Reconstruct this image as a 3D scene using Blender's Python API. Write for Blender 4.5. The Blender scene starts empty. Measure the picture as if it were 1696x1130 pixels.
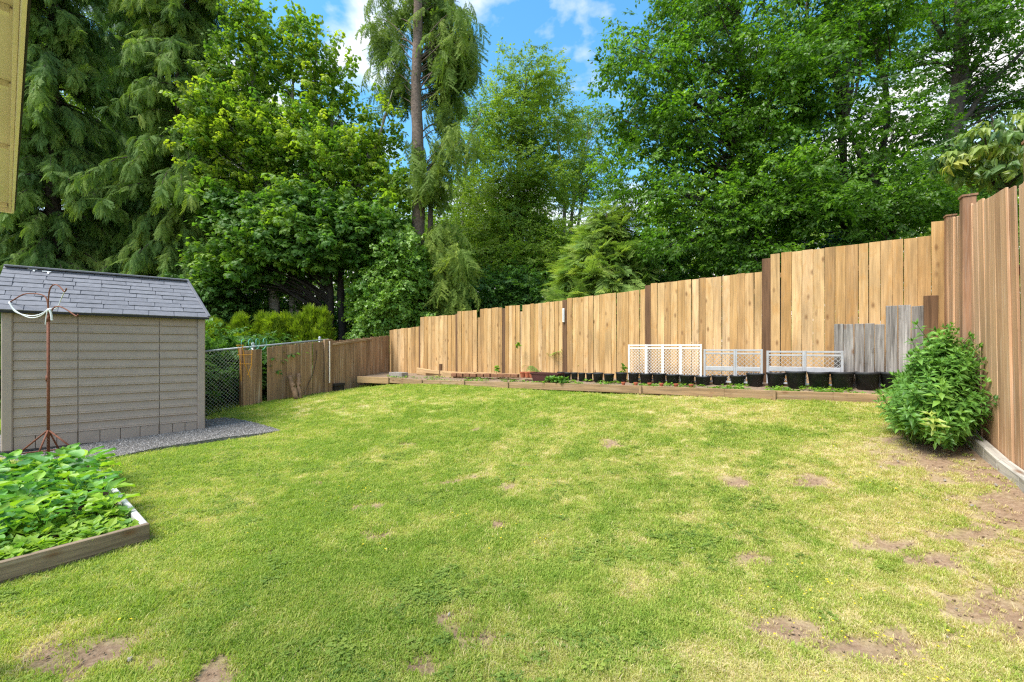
import bpy, bmesh, math, random
import numpy as np
from mathutils import Vector, Matrix, Euler

random.seed(7)
RNG = np.random.default_rng(11)
PI = math.pi
SC = bpy.context.scene
COL = SC.collection

# ------------------------------------------------------------------ camera
F, CX, HY, EYE = 730.0, 848.0, 577.0, 1.5        # focal length and horizon in photo pixels, eye height in metres
cam_d = bpy.data.cameras.new('camera')
cam_d.sensor_width = 36.0
cam_d.lens = F / 1696.0 * 36.0
cam_d.shift_y = (HY - 565.0) / 1696.0
cam_d.clip_start = 0.05
cam_d.clip_end = 3000.0
cam = bpy.data.objects.new('camera', cam_d)
COL.objects.link(cam)
cam.location = (0, 0, EYE)
cam.rotation_euler = (PI / 2, 0, 0)
SC.camera = cam

# ------------------------------------------------------------------ sky, sun, exposure
SUN_EL = math.radians(57)
TO_SUN_AZ = math.radians(240)                     # clockwise from +Y: the sun stands behind the camera, to the left
world = bpy.data.worlds.new('World')
SC.world = world
world.use_nodes = True
wt = world.node_tree
wt.nodes.clear()
w_out = wt.nodes.new('ShaderNodeOutputWorld')
w_bg = wt.nodes.new('ShaderNodeBackground')
w_sky = wt.nodes.new('ShaderNodeTexSky')
w_sky.sky_type = 'NISHITA'
w_sky.sun_disc = False
w_sky.sun_elevation = SUN_EL
w_sky.sun_rotation = TO_SUN_AZ
w_sky.air_density = 1.0
w_sky.dust_density = 0.4
w_sky.ozone_density = 2.5
w_bg.inputs['Strength'].default_value = 0.135
w_tc = wt.nodes.new('ShaderNodeTexCoord')
w_map = wt.nodes.new('ShaderNodeMapping')
w_map.inputs['Scale'].default_value = (1.0, 1.0, 1.9)
w_map.inputs['Location'].default_value = (0.33, 0.2, 0.12)
w_n = wt.nodes.new('ShaderNodeTexNoise')
w_n.inputs['Scale'].default_value = 3.3
w_n.inputs['Detail'].default_value = 9
w_n.inputs['Roughness'].default_value = 0.52
w_n.inputs['Distortion'].default_value = 0.15
w_r = wt.nodes.new('ShaderNodeValToRGB')
w_r.color_ramp.elements[0].position = 0.465
w_r.color_ramp.elements[1].position = 0.60
w_mix = wt.nodes.new('ShaderNodeMixRGB')
w_mix.inputs['Color2'].default_value = (3.3, 3.24, 3.18, 1)
w_hsv = wt.nodes.new('ShaderNodeHueSaturation')
w_hsv.inputs['Saturation'].default_value = 1.22
w_hsv.inputs['Hue'].default_value = 0.482
w_hsv.inputs['Value'].default_value = 0.78
L = wt.links.new
L(w_tc.outputs['Generated'], w_map.inputs['Vector'])
L(w_map.outputs[0], w_n.inputs['Vector'])
w_sep = wt.nodes.new('ShaderNodeSeparateXYZ')
L(w_tc.outputs['Generated'], w_sep.inputs[0])
w_lo = wt.nodes.new('ShaderNodeMapRange')
w_lo.inputs['From Min'].default_value = 0.0; w_lo.inputs['From Max'].default_value = 0.55
w_lo.inputs['To Min'].default_value = 0.16; w_lo.inputs['To Max'].default_value = -0.05
L(w_sep.outputs['Z'], w_lo.inputs['Value'])
w_add = wt.nodes.new('ShaderNodeMath')
L(w_n.outputs['Fac'], w_add.inputs[0]); L(w_lo.outputs[0], w_add.inputs[1])
L(w_add.outputs[0], w_r.inputs['Fac'])
L(w_r.outputs['Color'], w_mix.inputs['Fac'])
L(w_sky.outputs['Color'], w_hsv.inputs['Color'])
L(w_hsv.outputs['Color'], w_mix.inputs['Color1'])
L(w_mix.outputs['Color'], w_bg.inputs['Color'])
L(w_bg.outputs[0], w_out.inputs['Surface'])

sun_d = bpy.data.lights.new('sun', 'SUN')
sun_d.energy = 2.2
sun_d.angle = math.radians(32)
sun_d.color = (1.0, 0.955, 0.88)
sun = bpy.data.objects.new('sun', sun_d)
COL.objects.link(sun)
to_sun = Vector((math.sin(TO_SUN_AZ) * math.cos(SUN_EL), math.cos(TO_SUN_AZ) * math.cos(SUN_EL), math.sin(SUN_EL)))
sun.rotation_euler = to_sun.to_track_quat('Z', 'Y').to_euler()
sun.location = to_sun * 40

SC.view_settings.view_transform = 'Standard'
SC.view_settings.look = 'None'
SC.view_settings.gamma = 1.0
SC.view_settings.use_curve_mapping = False
SC.view_settings.exposure = 1.72
SC.render.engine = 'CYCLES'
SC.cycles.max_bounces = 6
SC.cycles.adaptive_threshold = 0.008
SC.cycles.diffuse_bounces = 4
SC.cycles.glossy_bounces = 2
SC.cycles.transmission_bounces = 5
SC.cycles.use_denoising = False
SC.cycles.use_adaptive_sampling = True
SC.cycles.filter_width = 1.25

# ------------------------------------------------------------------ helpers: pixels to metres, terrain
def U(px, py, Z):
    return Vector(((px - CX) / F * Z, Z, EYE - (py - HY) / F * Z))

def vnoise(x, y, seed=0):
    x = np.asarray(x, float); y = np.asarray(y, float)
    xi = np.floor(x).astype(np.int64); yi = np.floor(y).astype(np.int64)
    fx = x - xi; fy = y - yi
    fx = fx * fx * (3 - 2 * fx); fy = fy * fy * (3 - 2 * fy)
    def h(a, b):
        n = (a * 374761393 + b * 668265263 + seed * 1442695041) & 0x7fffffff
        n = ((n ^ (n >> 13)) * 1274126177) & 0x7fffffff
        return ((n ^ (n >> 16)) & 0xffff) / 65535.0
    return (h(xi, yi) * (1 - fx) + h(xi + 1, yi) * fx) * (1 - fy) + (h(xi, yi + 1) * (1 - fx) + h(xi + 1, yi + 1) * fx) * fy

def fbm(x, y, seed=0, oct=4):
    s = 0; a = .5; t = 0
    for k in range(oct):
        s = s + a * vnoise(np.asarray(x) * 2 ** k, np.asarray(y) * 2 ** k, seed + k * 17); t += a; a *= .5
    return s / t

CTRL = np.array([
    (0, 0, 0), (0, 2, 0), (-3, 1.5, 0), (3, 1.5, .10), (-2.84, 3.41, 0), (-5, 5.3, 0), (-5.41, 7.77, 0), (-7.21, 6.22, 0), (-6.5, 9, .1),
    (-5.9, 9.6, .22), (-4.84, 11.67, .33), (-3.9, 12.6, .43), (-2.34, 11.55, .57), (.67, 9.41, .60), (3.55, 7.36, .67), (5.25, 6.16, .72),
    (4.82, 4.65, .60), (4.12, 3.55, .42), (0, 5, .14), (0, 7.2, .36), (2.5, 5, .34), (-3, 8, .2), (2.6, 3, .16),
    (-12, 8, -.2), (-10, 14, -.1), (-4, 20, .3), (6, 14, .7), (14, 10, .9), (10, 3, .7), (6, 0, .3), (0, -6, 0), (-8, 0, 0),
    (0, 30, .4), (20, 30, .6), (-20, 30, 0)], float)
def _tps_fit(P, lam=.02):
    n = len(P)
    d = np.hypot(P[:, None, 0] - P[None, :, 0], P[:, None, 1] - P[None, :, 1])
    K = np.where(d > 0, d * d * np.log(d + 1e-12), 0) + lam * np.eye(n)
    Q = np.c_[np.ones(n), P[:, :2]]
    A = np.block([[K, Q], [Q.T, np.zeros((3, 3))]])
    return np.linalg.solve(A, np.r_[P[:, 2], 0, 0, 0])
_W = _tps_fit(CTRL)
def ground_z(x, y):
    x = np.asarray(x, float); y = np.asarray(y, float)
    xc = np.clip(x, -18, 18); yc = np.clip(y, -5, 28)
    d = np.hypot(xc[..., None] - CTRL[:, 0], yc[..., None] - CTRL[:, 1])
    K = np.where(d > 0, d * d * np.log(d + 1e-12), 0)
    z = K @ _W[:-3] + _W[-3] + _W[-2] * xc + _W[-1] * yc
    return np.clip(z, -.6, 1.2) + (fbm(x * 1.3, y * 1.3, 5) - .5) * .035
def gz(x, y): return float(ground_z(np.array([x]), np.array([y]))[0])
def G(px, py):
    prev = 1.2
    for k in range(700):
        Z = 1.2 + k * .03
        p = U(px, py, Z)
        if p.z < gz(p.x, p.y): break
    return U(px, py, Z - .015)

# ------------------------------------------------------------------ helpers: objects
def link(o, parent=None):
    COL.objects.link(o)
    if parent is not None: o.parent = parent
    return o
def thing(name, label, cat, loc=(0, 0, 0), group=None):
    o = bpy.data.objects.new(name, None)
    o.empty_display_size = .1
    o.location = loc
    link(o)
    return tag(o, label, cat, group)
def tag(o, label=None, cat=None, group=None, kind=None):
    if label: o['label'] = label
    if cat: o['category'] = cat
    if group: o['group'] = group
    if kind: o['kind'] = kind
    return o
def mesh(name, V, Fc, mat=None, smooth=False):
    me = bpy.data.meshes.new(name)
    me.from_pydata([tuple(v) for v in V], [], Fc)
    if mat: me.materials.append(mat)
    if smooth: me.polygons.foreach_set('use_smooth', [True] * len(me.polygons))
    me.update()
    return me
def obj(name, me, parent=None, loc=(0, 0, 0), rot=(0, 0, 0)):
    o = bpy.data.objects.new(name, me)
    o.location = loc; o.rotation_euler = rot
    return link(o, parent)

class MB:
    """collects shapes in world coordinates, builds one mesh whose origin is its parent's"""
    def __init__(s): s.v = []; s.f = []
    def add(s, V, Fc):
        n = len(s.v); s.v += [Vector(v) for v in V]; s.f += [tuple(i + n for i in f) for f in Fc]
    def box(s, c, ex, ey, ez, top=1.0):
        c = Vector(c); ex = Vector(ex); ey = Vector(ey); ez = Vector(ez)
        V = [c + ex * a + ey * b + ez * d for d in (-1, 1) for b in (-1, 1) for a in (-1, 1)]
        s.add(V, [(0, 2, 3, 1), (4, 5, 7, 6), (0, 1, 5, 4), (2, 6, 7, 3), (0, 4, 6, 2), (1, 3, 7, 5)])
    def bar(s, a, b, w, t, up=(0, 0, 1)):
        a = Vector(a); b = Vector(b); d = (b - a)
        x = d.normalized(); up = Vector(up)
        y = up.cross(x)
        if y.length < 1e-4: y = Vector((1, 0, 0)).cross(x)
        y.normalize(); z = x.cross(y)
        s.box((a + b) / 2, d / 2, y * w / 2, z * t / 2)
    def tube(s, pts, radii, n=6, cap=True):
        pts = [Vector(p) for p in pts]
        if not hasattr(radii, '__len__'): radii = [radii] * len(pts)
        base = len(s.v); ref = Vector((.31, .17, .93))
        for i, p in enumerate(pts):
            d = (pts[min(i + 1, len(pts) - 1)] - pts[max(i - 1, 0)]).normalized()
            x = d.cross(ref)
            if x.length < .05: x = d.cross(Vector((1, 0, 0)))
            x.normalize(); y = d.cross(x)
            for k in range(n):
                a = 2 * PI * k / n
                s.v.append(p + (x * math.cos(a) + y * math.sin(a)) * radii[i])
        for i in range(len(pts) - 1):
            for k in range(n):
                a = base + i * n + k; b = base + i * n + (k + 1) % n
                s.f.append((a, b, b + n, a + n))
        if cap:
            s.f.append(tuple(base + k for k in range(n))[::-1])
            s.f.append(tuple(base + (len(pts) - 1) * n + k for k in range(n)))
    def lathe(s, c, prof, n=20):
        c = Vector(c); base = len(s.v)
        for r, z in prof:
            for k in range(n):
                a = 2 * PI * k / n
                s.v.append(c + Vector((r * math.cos(a), r * math.sin(a), z)))
        for i in range(len(prof) - 1):
            for k in range(n):
                a = base + i * n + k; b = base + i * n + (k + 1) % n
                s.f.append((a, b, b + n, a + n))
    def build(s, name, mat, parent=None, smooth=False, bevel=0):
        off = parent_loc(parent)
        me = mesh(name, [v - off for v in s.v], s.f, mat, smooth)
        if bevel:
            bm = bmesh.new(); bm.from_mesh(me)
            bmesh.ops.bevel(bm, geom=bm.edges[:], offset=bevel, segments=1, affect='EDGES', clamp_overlap=True)
            bm.to_mesh(me); bm.free()
        return obj(name, me, parent)
def parent_loc(p):
    off = Vector((0, 0, 0))
    while p is not None:
        off += p.location; p = p.parent
    return off

def plank_mesh(w, t, h, mat, bev=.003, name='board', top=0.0, jit=0.0):
    """upright plank: x across, z up from 0; a slightly cupped, knocked-about box; top = rise of the top edge across the width"""
    bm = bmesh.new()
    bmesh.ops.create_cube(bm, size=1)
    for v in bm.verts:
        v.co = Vector((v.co.x * w, v.co.y * t, (v.co.z + .5) * h + (top * v.co.x if v.co.z > 0 else 0)))
        if jit: v.co.x += random.uniform(-jit, jit); v.co.z += random.uniform(-jit, jit) * (1 if v.co.z > h / 2 else 0)
    bmesh.ops.bevel(bm, geom=bm.edges[:], offset=bev, segments=1, affect='EDGES', clamp_overlap=True)
    me = bpy.data.meshes.new(name)
    bm.to_mesh(me); bm.free()
    me.materials.append(mat)
    return me
def beam(name, a, b, w, h, mat, parent=None, bev=.006):
    """lying timber between two top-centre points, its own local axes along the grain"""
    a = Vector(a); b = Vector(b); d = b - a; n = d.length
    me = plank_mesh(w, h, n, mat, bev, name)
    q = d.to_track_quat('Z', 'Y')
    x = Vector((0, 0, 1)).cross(d).normalized(); z = d.normalized(); y = z.cross(x)
    M = Matrix((x, y, z)).transposed()
    o = obj(name, me, parent, a - parent_loc(parent) - y * h / 2 * (1 if y.z > 0 else -1), M.to_euler())
    return o

# ------------------------------------------------------------------ materials
def new_mat(name):
    m = bpy.data.materials.new(name); m.use_nodes = True
    nt = m.node_tree; b = nt.nodes['Principled BSDF']
    return m, nt, b
def nd(nt, t, **kw):
    n = nt.nodes.new(t)
    for k, v in kw.items():
        if k in n.inputs: n.inputs[k].default_value = v
        else: setattr(n, k, v)
    return n
def ramp(nt, stops, fac):
    r = nt.nodes.new('ShaderNodeValToRGB'); e = r.color_ramp.elements
    while len(e) < len(stops): e.new(.5)
    for i, (p, c) in enumerate(stops):
        e[i].position = p; e[i].color = (*c, 1) if len(c) == 3 else c
    nt.links.new(fac, r.inputs['Fac'])
    return r.outputs['Color']
def mixc(nt, a, b, fac, mode='MIX'):
    m = nt.nodes.new('ShaderNodeMixRGB'); m.blend_type = mode
    for s, v in (('Color1', a), ('Color2', b), ('Fac', fac)):
        if hasattr(v, 'is_output'): nt.links.new(v, m.inputs[s])
        else: m.inputs[s].default_value = (*v, 1) if hasattr(v, '__len__') else v
    return m.outputs['Color']
def coords(nt, scale, per_object=True, kind='Object'):
    tc = nt.nodes.new('ShaderNodeTexCoord'); mp = nt.nodes.new('ShaderNodeMapping')
    mp.inputs['Scale'].default_value = scale
    nt.links.new(tc.outputs[kind], mp.inputs['Vector'])
    if per_object:
        oi = nt.nodes.new('ShaderNodeObjectInfo')
        mu = nt.nodes.new('ShaderNodeMath'); mu.operation = 'MULTIPLY'; mu.inputs[1].default_value = 57.3
        nt.links.new(oi.outputs['Random'], mu.inputs[0])
        cb = nt.nodes.new('ShaderNodeCombineXYZ')
        for i in range(3): nt.links.new(mu.outputs[0], cb.inputs[i])
        nt.links.new(cb.outputs[0], mp.inputs['Location'])
    return mp.outputs[0]
def bump(nt, b, h, strength=.3, dist=.01):
    bp = nd(nt, 'ShaderNodeBump', Strength=strength, Distance=dist)
    nt.links.new(h, bp.inputs['Height']); nt.links.new(bp.outputs[0], b.inputs['Normal'])

def wood(name, tones, grain=(.55, 1.0), streak=None, streak_amt=.0, knots=True, rough=.8, spread=(.78, 1.12), grain_scale=(34, 34, 1.6), spots=0.0, figure=0.0):
    """board wood: tones from board to board, long grain along local z, knots, weather streaks"""
    m, nt, b = new_mat(name); lk = nt.links.new
    oi = nt.nodes.new('ShaderNodeObjectInfo')
    n1 = nd(nt, 'ShaderNodeTexNoise', Scale=1.0, Detail=6.0, Roughness=.62, Distortion=.35)
    lk(coords(nt, grain_scale), n1.inputs['Vector'])
    n2 = nd(nt, 'ShaderNodeTexNoise', Scale=1.0, Detail=3.0)
    lk(coords(nt, (5, 5, 1.1)), n2.inputs['Vector'])
    k = len(tones)
    base = ramp(nt, [(i / max(k - 1, 1), t) for i, t in enumerate(tones)], oi.outputs['Random'])
    g = ramp(nt, [(.33, (grain[0],) * 3), (.62, (grain[1],) * 3)], n1.outputs['Fac'])
    c = mixc(nt, base, g, 1.0, 'MULTIPLY')
    big = ramp(nt, [(.3, (spread[0],) * 3), (.7, (spread[1],) * 3)], n2.outputs['Fac'])
    c = mixc(nt, c, big, 1.0, 'MULTIPLY')
    if figure:
        n5 = nd(nt, 'ShaderNodeTexNoise', Scale=1.0, Detail=4.0, Roughness=.6, Distortion=1.2)
        lk(coords(nt, (7, 7, 2.2)), n5.inputs['Vector'])
        c = mixc(nt, c, (.46, .235, .07), ramp(nt, [(.52, (0, 0, 0)), (.70, (figure,) * 3)], n5.outputs['Fac']))
    if knots:
        v = nd(nt, 'ShaderNodeTexVoronoi', Scale=1.0, Randomness=1.0)
        lk(coords(nt, (6.5, 6.5, 3.0)), v.inputs['Vector'])
        kf = ramp(nt, [(.05, (1, 1, 1)), (.20, (0, 0, 0))], v.outputs['Distance'])
        c = mixc(nt, c, (.16, .075, .03), mixc(nt, (0, 0, 0), kf, .75))
    if streak:
        n3 = nd(nt, 'ShaderNodeTexNoise', Scale=1.0, Detail=4.0, Roughness=.7)
        lk(coords(nt, (26, 26, 1.0)), n3.inputs['Vector'])
        sf = ramp(nt, [(.55, (0, 0, 0)), (.72, (streak_amt,) * 3)], n3.outputs['Fac'])
        c = mixc(nt, c, streak, sf)
    if spots:
        n4 = nd(nt, 'ShaderNodeTexNoise', Scale=1.0, Detail=8.0, Roughness=.75)
        lk(coords(nt, (9, 9, 3.5)), n4.inputs['Vector'])
        c = mixc(nt, c, (.07, .05, .035), ramp(nt, [(.56, (0, 0, 0)), (.72, (spots,) * 3)], n4.outputs['Fac']))
    lk(c, b.inputs['Base Color'])
    b.inputs['Roughness'].default_value = rough
    b.inputs['Specular IOR Level'].default_value = .2
    bump(nt, b, n1.outputs['Fac'], .35, .004)
    return m
def plain(name, c, rough=.6, var=.25, scale=6, metal=0, spec=.3, bmp=0.0, bscale=60):
    m, nt, b = new_mat(name); lk = nt.links.new
    n = nd(nt, 'ShaderNodeTexNoise', Scale=1.0, Detail=6.0, Roughness=.65)
    lk(coords(nt, (scale,) * 3), n.inputs['Vector'])
    g = ramp(nt, [(.3, (1 - var,) * 3), (.7, (1 + var * .6,) * 3)], n.outputs['Fac'])
    lk(mixc(nt, c, g, 1.0, 'MULTIPLY'), b.inputs['Base Color'])
    b.inputs['Roughness'].default_value = rough; b.inputs['Metallic'].default_value = metal
    b.inputs['Specular IOR Level'].default_value = spec
    if bmp:
        n2 = nd(nt, 'ShaderNodeTexNoise', Scale=1.0, Detail=4.0)
        lk(coords(nt, (bscale,) * 3), n2.inputs['Vector'])
        bump(nt, b, n2.outputs['Fac'], bmp, .01)
    return m
def leaf_mat(name, stops, trans=.35, rough=.45, spec=.35, attr='INSTANCER', tcol=1.5):
    m, nt, b = new_mat(name); lk = nt.links.new
    a = nd(nt, 'ShaderNodeAttribute'); a.attribute_name = 'tint'; a.attribute_type = attr
    if attr == 'OBJECT':
        a = nt.nodes.new('ShaderNodeObjectInfo'); fac = a.outputs['Random']
    else: fac = a.outputs['Fac']
    c = ramp(nt, stops, fac)
    n = nd(nt, 'ShaderNodeTexNoise', Scale=9.0, Detail=2.0)
    tc = nt.nodes.new('ShaderNodeTexCoord'); lk(tc.outputs['Object'], n.inputs['Vector'])
    c = mixc(nt, c, ramp(nt, [(.3, (.78,) * 3), (.7, (1.2,) * 3)], n.outputs['Fac']), 1.0, 'MULTIPLY')
    lk(c, b.inputs['Base Color'])
    b.inputs['Roughness'].default_value = rough; b.inputs['Specular IOR Level'].default_value = spec
    t = nt.nodes.new('ShaderNodeBsdfTranslucent')
    lk(mixc(nt, c, (tcol * 1.05, tcol * 1.15, tcol * .45), 1.0, 'MULTIPLY'), t.inputs['Color'])
    ms = nt.nodes.new('ShaderNodeMixShader'); ms.inputs[0].default_value = trans
    lk(b.outputs[0], ms.inputs[1]); lk(t.outputs[0], ms.inputs[2])
    lk(ms.outputs[0], nt.nodes['Material Output'].inputs['Surface'])
    return m

M = {}
M['cedar_board'] = wood('new_cedar', [(.47, .265, .10), (.60, .375, .165), (.66, .43, .21), (.53, .305, .12), (.69, .465, .25), (.57, .34, .145), (.42, .245, .105), (.64, .405, .185)], (.70, 1.05), (.66, .48, .28), .35, spots=.12, spread=(.70, 1.12), figure=.55)
M['brown_board'] = wood('stained_brown', [(.34, .20, .105), (.41, .25, .14), (.28, .165, .088), (.37, .23, .125), (.31, .19, .105)], (.62, 1.05), (.46, .38, .28), .8, knots=False, spots=.4)
M['red_board'] = wood('stained_red_brown', [(.60, .36, .205), (.47, .27, .15), (.66, .42, .26), (.53, .31, .175), (.62, .375, .21), (.44, .26, .15)], (.76, 1.04), (.68, .56, .44), .55, knots=False, spots=.3, grain_scale=(30, 30, 1.2))
M['post'] = wood('dark_post', [(.16, .085, .045), (.19, .105, .055), (.145, .08, .045)], (.6, 1.05), None, 0, knots=False)
M['red_post'] = wood('red_brown_post', [(.36, .195, .11), (.32, .175, .10)], (.65, 1.05), (.5, .4, .32), .3, knots=False)
M['grey_board'] = wood('weathered_grey', [(.31, .285, .265), (.25, .225, .205), (.37, .345, .325), (.21, .18, .16)], (.45, 1.08), (.62, .60, .58), .5, knots=True, spots=.85)
M['edging'] = wood('edging_timber', [(.36, .235, .125), (.32, .205, .11), (.40, .27, .15)], (.6, 1.05), (.45, .40, .33), .35, spots=.5)
M['edging_pale'] = wood('edging_pale', [(.56, .37, .19), (.50, .32, .16)], (.7, 1.05), None, 0)
M['bed_board'] = wood('bed_timber', [(.25, .185, .125), (.29, .22, .15)], (.5, 1.08), (.42, .36, .28), .45, spots=.6)
M['bed_pale'] = wood('bed_pale', [(.37, .32, .255)], (.65, 1.05), None, 0, spots=.3)
M['beam'] = wood('grey_beam', [(.50, .46, .40), (.46, .42, .36)], (.55, 1.06), (.66, .63, .58), .5, spots=.6)
M['siding'] = plain('siding_resin', (.365, .288, .235), .55, .10, 5, bmp=.03, bscale=60)
M['siding_trim'] = plain('trim_resin', (.36, .286, .236), .55, .10, 4, bmp=.03, bscale=60)
M['dark_gap'] = plain('dark_base', (.03, .028, .028), .7)
M['shingle'] = plain('shingle_resin', (.15, .153, .172), .7, .22, 14, bmp=.15, bscale=80)
M['shingle2'] = plain('shingle_resin_pale', (.172, .175, .195), .7, .22, 14, bmp=.15, bscale=80)
M['rust'] = plain('rust', (.19, .07, .038), .75, .45, 40, bmp=.2)
M['string'] = plain('white_string', (.72, .74, .72), .6)
M['white'] = plain('white_plastic', (.70, .69, .66), .5, .08)
M['offwhite'] = plain('grey_plastic', (.40, .40, .415), .5, .2, 9)
M['pot'] = plain('black_pot', (.026, .027, .029), .6, .6, 12, spec=.35)
M['terracotta'] = plain('terracotta', (.42, .12, .06), .8)
M['maroon'] = plain('maroon_planter', (.075, .026, .026), .5)
M['soil'] = plain('soil', (.10, .062, .038), .95, .5, 20, bmp=.8, bscale=45)
M['brick'] = plain('old_brick', (.22, .105, .055), .9, .35, 15, bmp=.4)
M['galv'] = plain('galvanised', (.40, .43, .44), .5, .12, 10, metal=.35)
M['wire'] = plain('chain_wire', (.34, .36, .35), .5, .1, metal=.2)
M['bark'] = plain('bark', (.085, .065, .05), .95, .55, 9, bmp=.9, bscale=22)
M['bark_dark'] = plain('bark_dark', (.035, .028, .022), .95, .5, 9, bmp=.9, bscale=22)
M['bark_limb'] = plain('bark_limb', (.085, .07, .055), .95, .5, 9, bmp=.9, bscale=22)
M['bark_fir'] = plain('bark_fir', (.19, .14, .112), .95, .6, 12, bmp=1.0, bscale=16)
M['bark_pale'] = plain('bark_pale', (.26, .24, .21), .95, .35, 6, bmp=.6, bscale=14)
M['log'] = plain('driftwood', (.20, .125, .07), .9, .5, 18, bmp=.8, bscale=30)
M['soffit'] = plain('soffit_paint', (.82, .69, .64), .7, .06, 3)
M['fascia'] = plain('fascia_paint', (.88, .74, .62), .6, .06, 3)
M['gutter'] = plain('roof_edge', (.025, .024, .024), .7)
M['wall_paint'] = plain('house_paint', (.62, .52, .36), .7, .08, 3)
M['orange'] = plain('orange_plastic', (.70, .33, .03), .5)
M['green_wire'] = plain('green_wire', (.13, .42, .33), .5)
M['stem'] = plain('green_stem', (.10, .17, .04), .6)
M['stone'] = plain('pale_stone', (.30, .27, .235), .85, .3, 30)

# ------------------------------------------------------------------ instancing through geometry nodes (foliage, grass: uncountable)
_gn_cache = {}
def gn_group(key, objs):
    if key in _gn_cache: return _gn_cache[key]
    c = bpy.data.collections.new('source_' + key)
    for o in objs: c.objects.link(o)
    g = bpy.data.node_groups.new('scatter_' + key, 'GeometryNodeTree')
    g.interface.new_socket('Geometry', in_out='INPUT', socket_type='NodeSocketGeometry')
    g.interface.new_socket('Geometry', in_out='OUTPUT', socket_type='NodeSocketGeometry')
    gi = g.nodes.new('NodeGroupInput'); go = g.nodes.new('NodeGroupOutput')
    ci = g.nodes.new('GeometryNodeCollectionInfo')
    ci.inputs['Collection'].default_value = c
    ci.inputs['Separate Children'].default_value = True
    ci.inputs['Reset Children'].default_value = True
    io = g.nodes.new('GeometryNodeInstanceOnPoints')
    io.inputs['Pick Instance'].default_value = True
    def attr(n, t):
        a = g.nodes.new('GeometryNodeInputNamedAttribute'); a.data_type = t; a.inputs['Name'].default_value = n
        return a.outputs['Attribute']
    g.links.new(gi.outputs[0], io.inputs['Points'])
    g.links.new(ci.outputs[0], io.inputs['Instance'])
    g.links.new(attr('pick', 'INT'), io.inputs['Instance Index'])
    g.links.new(attr('rot', 'FLOAT_VECTOR'), io.inputs['Rotation'])
    g.links.new(attr('scl', 'FLOAT'), io.inputs['Scale'])
    g.links.new(io.outputs[0], go.inputs[0])
    _gn_cache[key] = g
    return g
SRC = {}
def source(key, meshes):
    obs = []
    for i, me in enumerate(meshes):
        obs.append(bpy.data.objects.new('%s_%02d' % (key, i), me))
    SRC[key] = (gn_group(key, obs), len(obs))
def scatter(name, key, P, rot, scl, tint, parent=None, pick=None):
    P = np.asarray(P, np.float32); n = len(P)
    off = parent_loc(parent)
    P = P - np.array(off, np.float32)
    me = bpy.data.meshes.new(name)
    me.vertices.add(n); me.vertices.foreach_set('co', P.ravel())
    g, k = SRC[key]
    if pick is None: pick = RNG.integers(0, k, n)
    for nm, t, val, slot in (('pick', 'INT', np.asarray(pick, np.int32), 'value'), ('rot', 'FLOAT_VECTOR', np.asarray(rot, np.float32), 'vector'),
                             ('scl', 'FLOAT', np.asarray(scl, np.float32), 'value'), ('tint', 'FLOAT', np.asarray(np.clip(tint, 0, 1), np.float32), 'value')):
        a = me.attributes.new(nm, t, 'POINT'); a.data.foreach_set(slot, np.ascontiguousarray(val).ravel())
    me.update()
    o = obj(name, me, parent)
    md = o.modifiers.new('scatter', 'NODES'); md.node_group = g
    o['kind'] = 'stuff'
    return o

# leaves and twigs -------------------------------------------------
class LM:
    def __init__(s): s.v = []; s.f = []
    def leaf(s, p, d, n, ln, w, fold=.12, curl=.1):
        d = d.normalized(); side = n.cross(d)
        if side.length < 1e-3: side = Vector((0, 1, 0)).cross(d)
        side.normalize(); n = d.cross(side)
        b = len(s.v)
        s.v += [p, p + d * ln * .42 + side * w * .5 + n * ln * fold * .6, p + d * ln * .42 - side * w * .5 + n * ln * fold * .6,
                p + d * ln * .47, p + d * ln - n * ln * curl]
        s.f += [(b, b + 3, b + 1), (b, b + 2, b + 3), (b + 1, b + 3, b + 4), (b + 3, b + 2, b + 4)]
    def maple(s, p, d, n, ln):
        d = d.normalized(); side = n.cross(d).normalized(); n = d.cross(side)
        pts = [(0, 0), (.10, .30), (.02, .52), (.30, .36), (.42, .62), (.62, .30), (1, 0), (.62, -.30), (.42, -.62), (.30, -.36), (.02, -.52), (.10, -.30)]
        b = len(s.v); s.v.append(p + d * ln * .36 + n * ln * .06)
        for x, y in pts: s.v.append(p + d * ln * x + side * ln * y - n * ln * (.16 * (x * x + y * y)))
        for i in range(12): s.f.append((b, b + 1 + i, b + 1 + (i + 1) % 12))
    def tri(s, a, b_, c):
        b = len(s.v); s.v += [a, b_, c]; s.f.append((b, b + 1, b + 2))
    def quad(s, a, b_, c, d):
        b = len(s.v); s.v += [a, b_, c, d]; s.f.append((b, b + 1, b + 2, b + 3))
    def rod(s, a, b_, r):
        d = (b_ - a).normalized(); x = d.cross(Vector((.2, .3, .9))).normalized() * r; y = d.cross(x)
        b = len(s.v)
        for q in (a, b_):
            k = 1 if q is a else .5
            s.v += [q + x * k, q - x * .5 * k + y * .87 * k, q - x * .5 * k - y * .87 * k]
        for i in range(3):
            j = (i + 1) % 3; s.f.append((b + i, b + j, b + 3 + j, b + 3 + i))
    def mesh(s, name, mat): return mesh(name, s.v, s.f, mat)
R_ = random.uniform
def rnd(a=1.0): return Vector((R_(-a, a), R_(-a, a), R_(-a, a)))

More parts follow.
